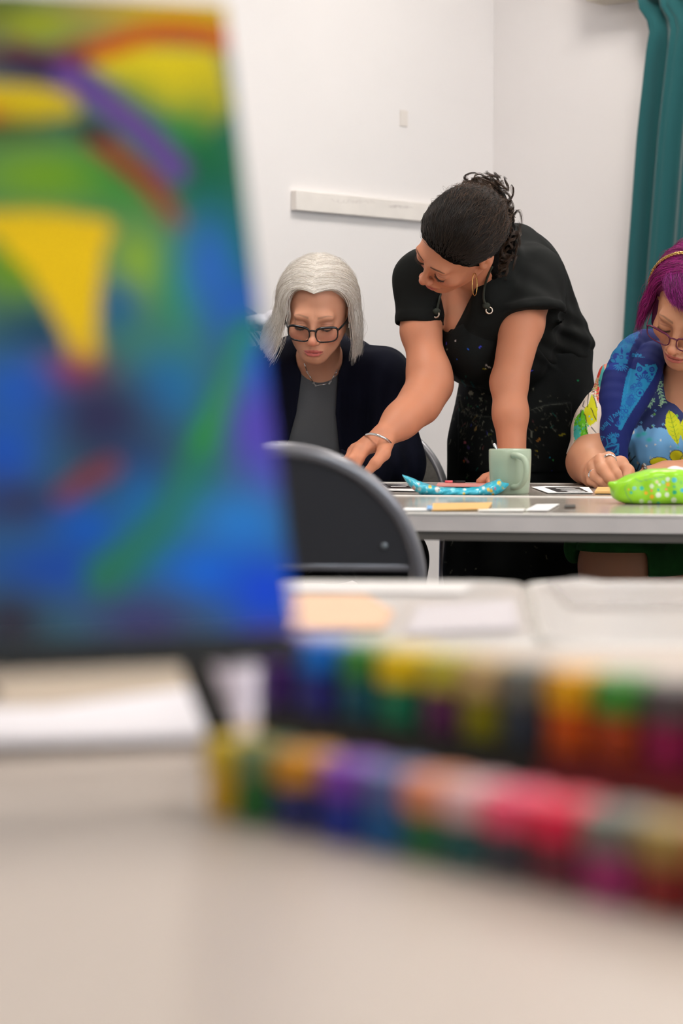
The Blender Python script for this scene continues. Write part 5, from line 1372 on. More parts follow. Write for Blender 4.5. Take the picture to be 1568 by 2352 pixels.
def leaf(pts, c, o=(20, 30, 20), w=.5):
    opc.append(('poly', pts, c)); opc.append(('line', pts + [pts[0]], w, o))
# body of the shirt: navy above, light blue below a ragged border
rg = []; rr = random.Random(3)
for i in range(60): rg.append((1410 + i * 7, 980 + rr.uniform(-6, 8) + (6 if i % 5 == 0 else 0)))
opc.append(('poly', rg + [(1830, 1400), (1400, 1400)], (112, 168, 214)))
for i in range(70):
    x, y = rr.uniform(1420, 1800), rr.uniform(992, 1095); c = rr.choice([(200, 210, 214), (70, 190, 190), (190, 200, 190), (90, 180, 200), (214, 206, 190)])
    a = rr.uniform(0, 3.1); l = rr.uniform(1.5, 5); opc.append(('line', [(x, y), (x + l * math.cos(a), y + l * math.sin(a)), (x + l * math.cos(a + 1.3), y + l * math.sin(a + 1.3))], rr.uniform(.5, 1.3), c))
for (x, y) in ((1465, 1000), (1478, 996), (1490, 1010), (1440, 1008)): opc.append(('soft', (x, y), 7, 5, (60, 186, 186)))
for i in range(26):
    x, y = rr.uniform(1455, 1700), rr.uniform(935, 985); c = rr.choice([(120, 190, 60), (150, 180, 220), (140, 200, 90), (110, 170, 215)])
    for k in range(4):
        a = k * 1.57 + rr.uniform(-.3, .3); opc.append(('disc', (x + 2.0 * math.cos(a), y + 2.0 * math.sin(a)), 1.2, c))
# pale green fern sprays
def spray(p0, p1, n, l, c=(150, 196, 158)):
    p0 = np.array(p0, float); p1 = np.array(p1, float); d = unit(p1 - p0); opc.append(('line', [tuple(p0), tuple(p1)], .9, c))
    for i in range(n):
        b = p0 + (p1 - p0) * (i + .5) / n
        for s in (-1, 1):
            a = math.atan2(d[1], d[0]) + s * .75; e = b + l * np.array([math.cos(a), math.sin(a)]); nrm_ = np.array([-math.sin(a), math.cos(a)]) * l * .18; mm = (b + e) / 2
            opc.append(('poly', [tuple(b), tuple(mm + nrm_), tuple(e), tuple(mm - nrm_)], c))
spray((1505, 880), (1478, 925), 6, 11); spray((1508, 872), (1488, 935), 4, 9); spray((1508, 880), (1524, 925), 6, 11); spray((1503, 915), (1490, 935), 3, 8); spray((1523, 918), (1515, 932), 3, 7, (176, 208, 160)); spray((1500, 862), (1522, 885), 4, 9); spray((1640, 880), (1660, 940), 7, 12)
# yellow leaves and lemons
for (t0, t1, wd) in (((1536, 942), (1557, 1023), 16), ((1568, 962), (1590, 1035), 16), ((1640, 950), (1630, 1030), 15)):
    a = np.array(t0, float); b = np.array(t1, float); d = unit(b - a); nn_ = np.array([-d[1], d[0]]); P_ = []
    for k in range(9):
        t = k / 8; P_.append(tuple(a + (b - a) * t + nn_ * wd * math.sin(math.pi * t ** .8) * (1 + .12 * (k % 2))))
    for k in range(8, -1, -1):
        t = k / 8; P_.append(tuple(a + (b - a) * t - nn_ * wd * math.sin(math.pi * t ** .8) * (1 + .12 * (k % 2))))
    opc.append(('poly', P_, (196, 200, 14))); opc.append(('line', [tuple(a), tuple(b)], .7, (110, 140, 20)))
    for k in range(2, 8):
        p = a + (b - a) * k / 8; q_ = p - d * 6
        opc.append(('line', [tuple(p), tuple(q_ + nn_ * 9)], .5, (120, 160, 30))); opc.append(('line', [tuple(p), tuple(q_ - nn_ * 9)], .5, (120, 160, 30)))
for (cx, cy, rx, ry) in ((1513, 1061, 22, 11), (1553, 1047, 16, 13.5), (1578, 1056, 16, 13), (1620, 1060, 20, 12)):
    P_ = [(cx + rx * math.cos(k * .45), cy + ry * math.sin(k * .45)) for k in range(14)]; leaf(P_, (218, 206, 10), (40, 40, 90), .8)
opc.append(('poly', [(1530, 1075), (1560, 1066), (1600, 1062), (1640, 1070), (1640, 1090), (1535, 1084)], (60, 150, 40)))
for pts in ([(1428, 1030), (1436, 1034), (1434, 1030)], [(1425, 1044), (1440, 1052), (1446, 1040)], [(1424, 1056), (1444, 1064), (1458, 1048)], [(1450, 1070), (1462, 1082), (1468, 1066)], [(1464, 1086), (1476, 1088), (1480, 1074)], [(1484, 1090), (1494, 1084)]):
    opc.append(('line', pts, 1.3, (24, 30, 50)))
for (x, y) in ((1434, 978), (1442, 986), (1450, 980), (1452, 992), (1437, 990)): opc.append(('disc', (x, y), 5, (226, 218, 206)))
opc.append(('disc', (1441, 968), 3.4, (180, 150, 60))); opc.append(('disc', (1449, 972), 3.2, (230, 180, 130)))
base = np.tile(np.array(lin((40, 50, 98))), (len(V), 1)); pv = to_frame(V); fr_ = (V[:, 1] < 5.30)
cC = base.copy(); m_ = fr_ & (pv[:, 0] >= 1415); cC[m_] = paint(pv[m_], base[m_], opc)
# sleeve and side: cream cloth with big painted flowers
ops_ = [('poly', TP([(560, 400), (470, 560), (400, 700), (330, 820), (500, 1080), (420, 1080), (440, 880), (520, 640), (620, 470)]), (226, 150, 130)),
        ('poly', TP([(400, 690), (470, 560), (500, 480), (560, 400), (600, 380), (520, 560), (460, 700), (420, 760)]), (214, 64, 44)),
        ('poly', TP([(500, 560), (520, 660), (480, 800), (440, 900), (430, 800), (470, 650)]), (84, 188, 184)),
        ('poly', TP([(410, 860), (445, 870), (440, 980), (425, 1070), (400, 1000)]), (214, 40, 32)),
        ('poly', TP([(340, 960), (390, 1060), (420, 1150), (410, 1330), (330, 1390), (280, 1380), (240, 1240), (240, 1160), (300, 1100)]), (204, 204, 10)),
        ('poly', TP([(225, 1170), (250, 1240), (270, 1380), (300, 1520), (370, 1600), (250, 1640), (170, 1600), (120, 1560), (100, 1400), (120, 1290)]), (96, 188, 26)),
        ('poly', TP([(100, 1400), (160, 1380), (200, 1460), (190, 1560), (140, 1620), (100, 1540)]), (70, 190, 180)),
        ('poly', TP([(270, 1600), (340, 1560), (360, 1600), (290, 1660)]), (214, 206, 60)),
        ('poly', TP([(110, 1600), (150, 1640), (210, 1700), (160, 1690), (115, 1650)]), (150, 200, 130)),
        ('poly', TP([(190, 1640), (240, 1600), (260, 1650), (210, 1700)]), (90, 190, 40))]
for (x, y) in ((310, 1265), (345, 1305), (295, 1395), (255, 1545), (340, 1510), (370, 1645), (280, 1690), (300, 1650)): ops_.append(('disc', T(x, y), 2.0, (110, 176, 204)))
for pts in ([(235, 1230), (260, 1260), (270, 1330), (262, 1410)], [(330, 1155), (350, 1190), (370, 1250), (400, 1310)], [(335, 1410), (360, 1440), (395, 1480)], [(240, 1545), (260, 1620), (340, 1680), (440, 1730)], [(255, 1410), (275, 1480), (320, 1540), (400, 1600)], [(200, 1180), (190, 1240), (180, 1285)], [(300, 950), (290, 1050), (285, 1140)], [(360, 980), (390, 1060), (410, 1150)], [(390, 740), (370, 800)], [(140, 1620), (180, 1690), (205, 1695), (205, 1640)], [(300, 940), (330, 925), (370, 900)], [(240, 1060), (220, 1130), (250, 1150)]):
    ops_.append(('line', TP(pts), .95, (24, 24, 30)))
for i in range(60):
    x, y = rr.uniform(340, 440), rr.uniform(730, 990); a = rr.uniform(0, 3.1); l = rr.uniform(2, 5); p = T(x, y)
    ops_.append(('line', [p, (p[0] + l * math.cos(a), p[1] + l * math.sin(a))], rr.uniform(.4, .9), rr.choice([(150, 180, 60), (60, 50, 40), (214, 80, 60), (190, 200, 120), (230, 220, 200)])))
for i in range(40):
    p = T(rr.uniform(110, 300), rr.uniform(1290, 1650)); a = rr.uniform(0, 3.1); l = rr.uniform(2, 5)
    ops_.append(('line', [p, (p[0] + l * math.cos(a), p[1] + l * math.sin(a))], rr.uniform(.6, 1.6), rr.choice([(110, 200, 60), (60, 170, 160), (150, 210, 120), (40, 150, 50)])))
m_ = fr_ & (pv[:, 0] < 1415); cC[m_] = paint(pv[m_], np.tile(np.array(lin(W_)), (int(m_.sum()), 1)), ops_)
osC = link('shirt', arrays_to_mesh('shirt', V, Q, True, cC), mat('printed_cotton', None, .8, attr=True, bump=.15, bscale=1200), pc_); osC['label'] = 'shirt printed with leaves, lemons and flowers'
# skirt below the table
hz = A(0, 1262, 5.0)[2]
def skirtC(P):
    d = legsC(P, .012) - clothfold(P, 40, .004, 6)
    d = smax(d, hz - .05 * np.sin((P[:, 0] - .45) * 9) * (P[:, 0] > .62) - P[:, 2], .004)
    d = smin(d, ell(P, A(1318, 1258, 5.03), (.022, .03, .034)), .01)
    return smax(d, P[:, 2] - .74, .004)
V, Q = mesh_sdf(skirtC, (.42, 4.8, .50), (1.04, 5.58, .78), .006)
link('skirt', arrays_to_mesh('skirt', V, Q), mat('green_cotton', (20, 84, 28), .85, mottle=.3, mscale=30), pc_)
# scarf: two soft rolls from the nape down over the chest
outer = [A(1640, 860, 5.31), A(1560, 815, 5.30), A(1494, 790, 5.24), A(1450, 812, 5.165), A(1422, 870, 5.115), A(1412, 930, 5.075), A(1410, 990, 5.055), A(1412, 1032, 5.045), A(1418, 1062, 5.045)]
inner = [A(1640, 870, 5.27), A(1575, 838, 5.25), A(1505, 812, 5.16), A(1484, 850, 5.115), A(1470, 895, 5.085), A(1450, 940, 5.062), A(1434, 985, 5.055), A(1428, 1020, 5.06), A(1424, 1050, 5.065)]
so_ = smooth_path(outer, 3); si_ = smooth_path(inner, 3)
ro_ = np.interp(np.linspace(0, 1, len(so_)), np.linspace(0, 1, 9), [.03, .03, .032, .034, .034, .034, .031, .027, .022]); ri_ = np.interp(np.linspace(0, 1, len(si_)), np.linspace(0, 1, 9), [.024, .026, .028, .034, .030, .024, .017, .013, .010])
def scarf(P):
    P2 = P.copy()
    d = chain(P2, so_, ro_, .004); e = chain(P2, si_, ri_, .004); f = smin(d, e, .004)
    f = smax(f, -(HC.sdf(P, False) - .003), .003)
    return f - .0022 * wob(P, 60, 41)
V, Q = mesh_sdf(scarf, (.50, 4.98, .76), (.84, 5.38, 1.10), .0017)
V = relax(V, Q, 1, .3); pv = to_frame(V); TQ = (14, 108, 156); TQ2 = (18, 120, 164); NB = (14, 44, 128)
osx = []
S_ = lambda *a: osx.append(a)
def star(cx, cy, r0, r1, n, a0, a1, c=TQ):
    for i in range(n):
        a = math.radians(a0 + (a1 - a0) * i / max(1, n - 1)); w_ = math.radians(7); m = (r0 + r1) / 2
        S_('poly', [(cx + r0 * math.cos(a), cy + r0 * math.sin(a)), (cx + m * math.cos(a - w_), cy + m * math.sin(a - w_)), (cx + r1 * math.cos(a), cy + r1 * math.sin(a)), (cx + m * math.cos(a + w_), cy + m * math.sin(a + w_))], c)
S_('poly', TP([(980, 60), (900, 130), (720, 250), (600, 400), (560, 480), (640, 560), (820, 560), (850, 400), (930, 230), (1000, 120)]), TQ)
for i in range(34):
    x, y = rr.uniform(640, 960), rr.uniform(120, 330); S_('ring', T(x, y), rr.uniform(2.5, 5), .5, (20, 70, 150))
S_('disc', T(650, 460), 5.5, NB); S_('disc', T(610, 480), 3, TQ); S_('disc', T(610, 480), 1.2, NB); S_('poly', TP([(740, 330), (765, 390), (750, 440), (730, 390)]), NB); S_('poly', TP([(810, 410), (860, 400), (850, 450), (800, 440)]), NB); S_('poly', TP([(640, 410), (700, 420), (720, 450), (650, 440)]), NB)
S_('disc', T(740, 470), 4.5, NB); S_('disc', T(740, 470), 2.6, TQ); S_('disc', T(825, 480), 4, NB); S_('ring', T(620, 530), 7, 1.0, NB)
S_('poly', TP([(520, 600), (560, 540), (700, 545), (800, 560), (800, 640), (520, 640)]), NB); star(*T(735, 560), 2, 22, 9, 25, 165)
S_('disc', T(735, 560), 5, TQ); S_('disc', T(545, 585), 4.5, TQ)
# inner roll: turquoise face with navy drawing
S_('poly', TP([(955, 540), (1040, 600), (1200, 560), (1230, 620), (1180, 740), (1080, 900), (960, 1080), (830, 1280), (740, 1450), (700, 1450), (720, 1200), (760, 950), (800, 750), (850, 620), (930, 640)]), TQ2)
for (x, y, r) in ((985, 630, 5), (1150, 635, 5)): S_('disc', T(x, y), 6.5, NB); S_('ring', T(x, y), 2.4, .7, TQ)
S_('poly', TP([(1060, 565), (1105, 565), (1095, 620), (1070, 620)]), TQ2); S_('poly', TP([(1010, 690), (1060, 640), (1110, 690), (1060, 700)]), NB); S_('poly', TP([(920, 690), (950, 680), (970, 740), (930, 720)]), NB); S_('poly', TP([(1130, 690), (1190, 680), (1150, 730)]), NB)
for k in range(9):
    a = math.radians(200 + k * 20); cx, cy = T(1040, 800); S_('line', [(cx + 9 * math.cos(a), cy + 9 * math.sin(a)), (cx + 17 * math.cos(a), cy + 17 * math.sin(a))], 1.3, NB)
cx, cy = T(990, 950); S_('disc', (cx, cy), 9.5, NB); S_('ring', (cx, cy), 6, 2.3, TQ2)
for i in range(60):
    t = rr.random(); x = 1000 - 270 * t + rr.uniform(-80, 60) * (1 - .5 * t); y = 780 + 560 * t + rr.uniform(-60, 60)
    if abs(x - 990) + abs(y - 950) > 90: S_('ring', T(x, y), rr.uniform(2.2, 5.5), .55, (12, 74, 146))
S_('line', TP([(760, 1050), (850, 960), (950, 900)]), 1.8, (16, 110, 160)); S_('poly', TP([(820, 1000), (900, 1040), (880, 1130), (800, 1100)]), (12, 90, 150))
# lower motif
cx, cy = T(640, 1590); S_('disc', (cx, cy), 7, TQ); star(cx, cy, 4, 21, 7, 205, 300); S_('line', TP([(540, 1560), (560, 1640), (520, 1700), (560, 1760)]), 1.3, TQ); S_('line', TP([(520, 1690), (600, 1660), (700, 1640)]), 2.0, TQ); S_('line', TP([(560, 1640), (640, 1600)]), 1.2, TQ)
S_('line', TP([(560, 1730), (640, 1740), (700, 1660), (690, 1780)]), 1.8, TQ); S_('line', TP([(590, 1790), (620, 1720)]), 1.4, TQ); S_('disc', T(690, 1520), 4, TQ); S_('disc', T(690, 1525), 2, NB); S_('line', TP([(640, 1800), (700, 1750)]), 1.6, TQ); S_('line', TP([(660, 1380), (690, 1400)]), 1.4, TQ)
# lettering (stroke alphabet); running the other way up, as worn
GL = {'m': [[(0, 0), (0, 4)], [(0, 3), (1.3, 4), (1.8, 3), (1.8, 0)], [(1.8, 3), (3, 4), (3.6, 3), (3.6, 0)]], 'i': [[(0, 0), (0, 4)], [(0, 5.2), (0, 5.6)]], 'n': [[(0, 0), (0, 4)], [(0, 3), (1.4, 4), (2.2, 3), (2.2, 0)]],
      'e': [[(0, 2), (2.2, 2.2), (2, 3.6), (1, 4), (0, 3), (0, 1), (1, 0), (2.2, .5)]], 'M': [[(0, 0), (0, 5.5), (1.6, 3), (3.2, 5.5), (3.2, 0)]], '.': [[(0, 0), (0, .3)]], 'y': [[(0, 4), (1.2, 1.5)], [(2.4, 4), (.6, -2)]], 'o': [[(1.1, 0), (0, 1), (0, 3), (1.1, 4), (2.2, 3), (2.2, 1), (1.1, 0)]],
      'u': [[(0, 4), (0, 1), (1, 0), (2.2, 1)], [(2.2, 4), (2.2, 0)]], 'l': [[(0, 0), (0, 7)]], 'I': [[(0, 0), (0, 6.5)]], 'L': [[(0, 7), (0, 0), (1.6, 0)]], 'v': [[(0, 4), (1.1, 0), (2.2, 4)]], 't': [[(1, 0), (1, 6)], [(0, 4), (2, 4)]], 'a': [[(2.2, 4), (2.2, 0)], [(2.2, 3), (1, 4), (0, 2), (1, 0), (2.2, 1)]], 'd': [[(2.2, 6), (2.2, 0)], [(2.2, 3), (1, 4), (0, 2), (1, 0), (2.2, 1)]], ' ': []}
ADV = {'m': 4.8, 'i': 1.3, 'l': 1.3, 'I': 1.8, '.': 1.5, ' ': 2.6, 'M': 4.4, 'L': 2.6}
def write(txt, origin, ang, sc_, wd, c):
    x = 0; ca, sa2 = math.cos(math.radians(ang)), math.sin(math.radians(ang)); cur = np.array(origin, float)
    for ch in txt:
        for st in GL[ch]: S_('line', [(origin[0] + sc_ * ((x + u) * ca + v * sa2), origin[1] + sc_ * ((x + u) * sa2 - v * ca)) for u, v in st], wd, c)
        x += ADV.get(ch, 3.3)
write('mine...', T(888, 462), 4, 1.75, .6, (30, 140, 190))
write('you L', (1421.5, 944), 150, 1.9, .62, (28, 130, 180)); write('I love', (1397, 961), 130, 2.0, .62, (28, 130, 180)); write('to', (1379, 1000), 108, 1.9, .6, (28, 130, 180)); write('and', (1374, 1022), 84, 1.8, .55, (26, 118, 170))
cs = paint(pv, (8, 26, 96), osx); bk_ = V[:, 1] > 5.2; cs[bk_] = np.array(lin((8, 26, 96)))
osf = link('scarf', arrays_to_mesh('scarf', V, Q, True, cs), mat('scarf_cotton', None, .85, attr=True, bump=.2, bscale=900), pc_); osf['label'] = 'deep blue scarf with turquoise drawings and lettering'
# hair
C0 = np.array([0, -.018, .030]); 
def shellC(P):
    q = HC.loc(P)
    env = ell(q, (0, -.022, .032), (.088, .108, .104))
    yh = .0 + .74 * np.maximum(q[:, 2], 0)
    d = smax(env, q[:, 1] - yh, .012); d = smax(d, -.060 - q[:, 2], .01)
    ro = np.sqrt((q[:, 0] / .094) ** 2 + ((q[:, 1] + .03) / .098) ** 2); ri = np.sqrt((q[:, 0] / .076) ** 2 + ((q[:, 1] + .012) / .08) ** 2)
    cur = smax((ro - 1) * .09, (1 - ri) * .07, .008); cur = smax(cur, np.abs(q[:, 2] + .03) - .055, .01); cur = smax(cur, q[:, 1] - .0, .01)
    return smin(d, cur, .012) * F32(HC.s) + .001 * np.sin(50 * np.arctan2(q[:, 0], q[:, 1]))
V, Q = mesh_sdf(shellC, HC.c - .18, HC.c + .18, .003)
ohC = link('hair', arrays_to_mesh('hair', relax(V, Q, 1), Q), mat('magenta_hair_base', (112, 24, 84), .6, bump=.6, bscale=150, stretch=(3, 3, .4)), pc_); ohC['label'] = 'magenta hair'
rng = np.random.default_rng(21)
def hairC(n):
    u = rng.uniform(0, 1, n)
    px_ = rng.uniform(-.35, .15, n)
    S = unit(np.stack([px_, np.cos(np.radians(60 + 85 * u)), np.sin(np.radians(60 + 85 * u))], 1))
    s = np.where(rng.uniform(0, 1, n) < .78, 1.0, -1.0)
    al = np.radians(70 + 105 * u ** .9 + rng.normal(0, 7, n))
    E = np.stack([s * np.sin(al), np.cos(al), -.10 * np.ones(n)], 1); Mi = unit(S + unit(E)) + np.array([0, 0, .35]) + np.stack([s * .3, 0 * u, 0 * u], 1)
    t = np.linspace(0, 1, 12); off = rng.uniform(0, 1, n) ** 2
    P = C0 + bezier_dirs(S, Mi, unit(E), t) * np.array([.098, .116, .112]) * (1 - .10 * off[:, None, None])
    L = rng.uniform(.6, 1.08, n) * .098; m = 7; tt = np.linspace(0, 1, m + 1)[1:]; e = P[:, -1]; H_ = np.zeros((n, m, 3)); out = unit(np.stack([e[:, 0], e[:, 1] * .6, 0 * s], 1))
    for j, a in enumerate(tt): H_[:, j] = e + out * (.010 * np.sin(a * 2.2) + rng.normal(0, .001))- np.stack([0 * L, 0 * L, L * a], 1) + np.array([.006, .004, 0]) * a
    return frizz(np.concatenate([P, H_], 1), .0036, rng)
def bangs(n):
    u = rng.uniform(0, 1, n); S = unit(np.stack([.72 - .75 * u + rng.normal(0, .05, n), .25 + .12 * rng.uniform(-1, 1, n), .70 + .25 * u], 1))
    E = unit(np.stack([.30 - 1.0 * u + rng.normal(0, .06, n), .93 - .15 * np.abs(u - .3) + 0 * u, .16 + .28 * (1 - u) + rng.normal(0, .05, n)], 1))
    t = np.linspace(0, 1, 14); P = C0 + bezier_dirs(S, unit(S + E) * 1.12, E, t) * np.array([.093, .112, .108]) * (1 + .03 * np.sin(np.pi * t))[None, :, None] * (1 - .05 * rng.uniform(0, 1, (n, 1, 1)))
    return frizz(P, .0028, rng)
HM_ = hair_mat('magenta_hair', (84, 14, 66), (186, 34, 140), .42)
strands('hair_strands', hairC(10000), .00036, HM_, ohC, (HC.R * HC.s, HC.c)); strands('fringe', bangs(4200), .00034, hair_mat('fringe_hair', (80, 30, 62), (176, 40, 150), .4), ohC, (HC.R * HC.s, HC.c))
strands('stray_hair', frizz(hairC(260) * 1.03, .007, rng), .0002, hair_mat('magenta_fly', (120, 40, 90), (170, 60, 120)), ohC, (HC.R * HC.s, HC.c))
# braided gold headband
hb = []
for a in np.linspace(-1.62, 1.62, 90):
    d = np.array([math.sin(a), .20, math.cos(a)]); d /= np.linalg.norm(d); hb.append(HC.wld(C0 + d * np.array([.102, .122, .117])))
hb = np.array(hb); bm = bmesh.new(); tt = np.arange(90)
for k in range(3):
    ph = tt * .9 + k * 2.09; tn = unit(np.gradient(hb, axis=0)); rd = unit(hb - HC.wld(C0)); sd = np.cross(tn, rd)
    tubes(bm, hb + .0028 * np.sin(ph)[:, None] * sd + .0014 * np.cos(2 * ph)[:, None] * rd, .0021, 7)
o = part('headband', bm, mat('gold'), None, smooth=True); tag(o, 'braided gold headband in the magenta hair', 'headband')
lashes(HC, oc, M_lash)
glC = glasses(HC, 'narrow magenta and brown glasses on the person with magenta hair', mat('magenta_acetate', (92, 22, 56), .2, spec=.6), .0345, (.054, .032), .107, pc_, -.010, tube=.0013)
# rings, bracelet, drawing tool
tc_ = [bvh_of(oc)]
def ringon(c, ax, r, lab):
    ax = unit(np.array(ax, float)); u = unit(np.cross(ax, (0, 1, .1))); v = np.cross(ax, u); bm = bmesh.new()
    for o_ in (-.0016, .0016): tubes(bm, [np.array(c) + ax * o_ + r * (math.cos(a) * u + math.sin(a) * v) for a in np.linspace(0, 2 * math.pi, 28, endpoint=False)], .0014, 7, closed=True)
    for a in np.linspace(0, 2 * math.pi, 18, endpoint=False): bmesh.ops.create_icosphere(bm, subdivisions=1, radius=.0015, matrix=Matrix.Translation(Vector(np.array(c) + (r + .0008) * (math.cos(a) * u + math.sin(a) * v))))
    o = part('finger_ring', bm, mat('silver'), None, smooth=True); tag(o, lab, 'ring')
ringon(A(1399, 1058, 4.868), A(1402, 1066, 4.852) - A(1398, 1052, 4.885), .0128, 'ornate silver ring on the forefinger of the drawing hand')
ringon(A(1364, 1088, 4.866), A(1382, 1107, 4.845) - A(1362, 1076, 4.875), .0115, 'ornate silver ring lower down on the third finger of the drawing hand')
bm = bmesh.new(); c = A(1474, 1094, 4.89)
for i in range(16):
    a = i * 2 * math.pi / 16; bmesh.ops.create_uvsphere(bm, u_segments=10, v_segments=8, radius=.0042, matrix=Matrix.Translation(Vector(c + np.array([.004, .025 * math.cos(a), .022 * math.sin(a) + .001]))))
o = part('bracelet', bm, mat('dark_silver', (120, 120, 120), .25, metal=.9), None, smooth=True); tag(o, 'black and silver bead bracelet on the far wrist of the person with magenta hair', 'bracelet')
pt = thing('lino_cutter', 'short teal tool held in the fingers of the drawing hand', 'tool', A(1428, 1118, 4.83))
bm = bmesh.new(); tubes(bm, [A(1424, 1110, 4.832), A(1438, 1096, 4.85)], .0042, 10); link('handle', bm_mesh(bm, smooth=True), mat('teal_plastic', (10, 120, 124), .3), pt)
bm = bmesh.new(); tubes(bm, [A(1424, 1110, 4.832), A(1420, 1118, 4.825)], .0016, 8); link('blade', bm_mesh(bm, smooth=True), mat('silver'), pt)
# ================================================================ pouch and pencil case
pp = on_table(1048, 1139); zt_ = .7405
L_ = on_table(938, 1138); R_ = on_table(1160, 1138)
prof = np.array([(924, 1090, 1093, .1), (932, 1093, 1106, .3), (942, 1097, 1119, .5), (954, 1102, 1129, .7), (965, 1107, 1136, .85), (985, 1113, 1137.5, .95), (1010, 1119, 1138, 1), (1060, 1121, 1138.5, 1), (1098, 1119, 1139.5, 1), (1118, 1111, 1139.5, .9), (1138, 1103, 1137, .75), (1147, 1101, 1133, .6), (1156, 1108, 1127, .4), (1168, 1110, 1114, .1)])
nx_, nr_ = 150, 28; V = []; yc = pp[1] + .03
xs_ = np.linspace(924, 1168, nx_)
for i_, x in enumerate(xs_):
    t_, b_, w_ = (np.interp(x, prof[:, 0], prof[:, k_]) for k_ in (1, 2, 3)); pt_, pb_ = at(x, t_, yc), at(x, b_, yc); zc_, hz_ = (pt_[2] + pb_[2]) / 2, (pt_[2] - pb_[2]) / 2
    for k_ in range(nr_):
        a_ = 2 * math.pi * k_ / nr_; cr = 1 + .10 * math.sin(a_ * 5 + x * .13) * math.sin(x * .09 + a_) + .07 * abs(math.sin(x * .21 + 2 * a_)); cc_, ss_ = math.cos(a_), math.sin(a_)
        yy = .034 * w_ * abs(cc_) ** .9 * math.copysign(1, cc_) * cr; zz = hz_ * abs(ss_) ** .8 * math.copysign(1, ss_) * (1 + (.22 * (cr - 1) * 3 if ss_ > 0 else 0))
        V.append((pt_[0], yc + yy, max(zt_, zc_ + zz)))
V = np.array(V + [tuple(at(923, 1091, yc)), tuple(at(1169, 1112, yc))]); Q = [(i_ * nr_ + k_, i_ * nr_ + (k_ + 1) % nr_, (i_ + 1) * nr_ + (k_ + 1) % nr_, (i_ + 1) * nr_ + k_) for i_ in range(nx_ - 1) for k_ in range(nr_)]; Q = np.array(Q)
opp = []; rr = random.Random(9); pv = to_frame(V)
for (x, y, r, c) in ((950, 1121, 4, (240, 130, 100)), (961, 1110, 3, (240, 130, 100)), (963, 1124, 4, (190, 216, 214)), (987, 1118, 4, (226, 190, 50)), (1004, 1124, 6, (232, 232, 224)), (1008, 1125, 2, (60, 60, 60)), (1065, 1134, 3, (214, 190, 60)), (1066, 1124, 3, (220, 224, 190)), (1146, 1109, 5, (230, 190, 40)), (1121, 1124, 4, (226, 180, 40)), (1128, 1128, 4, (226, 180, 40)), (1137, 1123, 2, (236, 90, 140)), (1132, 1135, 3, (222, 180, 50)), (1154, 1121, 3, (220, 180, 50)), (1110, 1121, 4, (210, 230, 230)), (1040, 1124, 5, (120, 214, 226)), (1090, 1120, 3, (60, 180, 190))): opp.append(('disc', (x, y), r, c))
for i in range(60):
    x, y = rr.uniform(930, 1160), rr.uniform(1098, 1140); a = rr.uniform(0, 3); l = rr.uniform(2, 8); opp.append(('line', [(x, y), (x + l * math.cos(a), y + l * math.sin(a) * .5)], rr.uniform(.5, 1.6), rr.choice([(110, 210, 220), (30, 150, 180), (40, 170, 150), (170, 226, 226)])))
o = link('tissue_pouch', arrays_to_mesh('p', V, Q, True, paint(pv, (52, 176, 200), opp)), mat('pouch_film', None, .25, attr=True, spec=.6)); tag(o, 'crumpled turquoise patterned tissue pouch in front of the green mug', 'pouch')
gp = on_table(1515, 1160)
def pcase(P):
    q = P - np.array([gp[0] - .001, gp[1] + .045, .7405], F32); x = q[:, 0]
    hw = .078; xx = np.maximum(np.abs(x) - .018, 0)
    top = .060 - .022 * np.clip((x + .0) / -.08, 0, 1) ** 1.5
    d = (np.sqrt((x / hw) ** 4 + (q[:, 1] / .042) ** 4 + ((q[:, 2] - top * .5) / (top * .52)) ** 4) ** .5 - 1) * .022
    d = smin(d, cap(q, (-.055, -.01, .030), (-.082, -.015, .036), .010, .004), .012)
    d = d - .0012 * wob(P, 90, 4)
    zl = np.abs(q[:, 1] + .012 - .1 * x * x) ; d = d + .0016 * np.exp(-(zl / .003) ** 2) * (q[:, 2] > .03)
    return np.maximum(d, .7405 - P[:, 2])
V, Q = mesh_sdf(pcase, (gp[0] - .11, gp[1] - .02, .738), (gp[0] + .11, gp[1] + .11, .81), .0017); pv = to_frame(V); opg = []
def Z(x, y): return (1320 + x / 6.32, 1020 + y / 6.32)
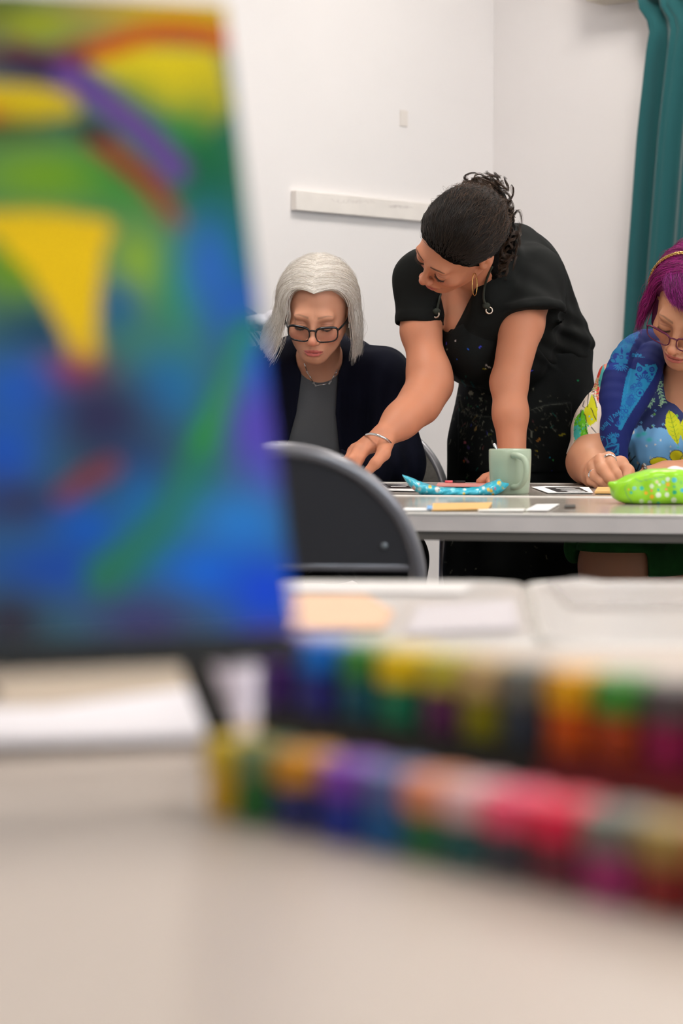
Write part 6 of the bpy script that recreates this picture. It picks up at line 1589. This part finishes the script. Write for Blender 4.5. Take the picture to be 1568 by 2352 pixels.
for (x, y, r, c) in ((1210, 740, 6.2, (226, 236, 210)), (1335, 735, 5.2, (226, 236, 210)), (1115, 765, 5, (240, 176, 40)), (1030, 710, 4.4, (240, 176, 40)), (970, 640, 5, (60, 190, 160)), (860, 640, 4.6, (130, 200, 190)), (815, 705, 3, (40, 180, 160)), (1445, 700, 5, (20, 170, 130)), (1435, 815, 6.5, (214, 230, 190)), (1085, 850, 5, (220, 236, 200)), (965, 830, 5, (200, 226, 170)), (1115, 610, 5, (224, 238, 200)), (1345, 510, 5, (220, 236, 210)), (1280, 555, 4, (130, 210, 190)), (1350, 585, 5, (240, 180, 60)), (1440, 520, 6, (80, 190, 200)), (1190, 550, 4, (226, 210, 170)), (1225, 590, 3, (220, 230, 200)), (1110, 678, 3, (240, 130, 80)), (1325, 655, 3, (240, 140, 90)), (1210, 665, 3, (40, 180, 140)), (1440, 620, 3.4, (90, 190, 130)), (780, 660, 3, (236, 190, 70)), (1210, 860, 4, (60, 180, 140)), (1560, 670, 5, (60, 180, 200)), (1540, 560, 4, (120, 200, 60))): opg.append(('disc', Z(x, y), r, c))
for pts in ([(870, 500), (940, 540), (1100, 510), (1300, 470)], [(760, 580), (720, 640), (760, 760), (830, 850)]): opg.append(('line', [Z(*p) for p in pts], .8, (110, 170, 110)))
o = link('pencil_case', arrays_to_mesh('g', V, Q, True, paint(pv, (150, 214, 40), opg)), mat('case_vinyl', None, .3, attr=True, spec=.5)); tag(o, 'lime green dotted pencil case bulging on the table at the right edge', 'pencil case')
tcx_ = A(1556, 1090, on_table(1515, 1160)[1] + .045)
def tiss(P):
    q = P - tcx_.astype(F32); return smin(ell(q, (0, 0, 0), (.026, .022, .013)), ell(q, (-.012, 0, -.006), (.022, .02, .010)), .01) - .003 * wob(P, 130, 5)
V, Q = mesh_sdf(tiss, tcx_ - .05, tcx_ + .05, .0022); o = link('tissue', arrays_to_mesh('t', V, Q), mat('white_cloth')); tag(o, 'crumpled white tissue resting on the lime green pencil case', 'tissue')
EXPO = 1.30
# ================================================================ world and view
w = bpy.data.worlds.new('sky'); SC.world = w; w.use_nodes = True
bg = w.node_tree.nodes['Background']; bg.inputs['Color'].default_value = (0.80, 0.90, 1.0, 1); bg.inputs['Strength'].default_value = 2.2
SC.view_settings.view_transform = 'Standard'; SC.view_settings.look = 'None'; SC.view_settings.gamma = 1.0
SC.view_settings.exposure = EXPO; SC.view_settings.use_curve_mapping = False
SC.cycles.max_bounces = 7; SC.cycles.diffuse_bounces = 3; SC.cycles.glossy_bounces = 4; SC.cycles.transmission_bounces = 6
SC.cycles.use_denoising = True
SC.cycles.sample_clamp_indirect = 6.0
SC.cycles.caustics_reflective = False; SC.cycles.caustics_refractive = False
SC.cycles.use_adaptive_sampling = True; SC.cycles.adaptive_threshold = 0.05
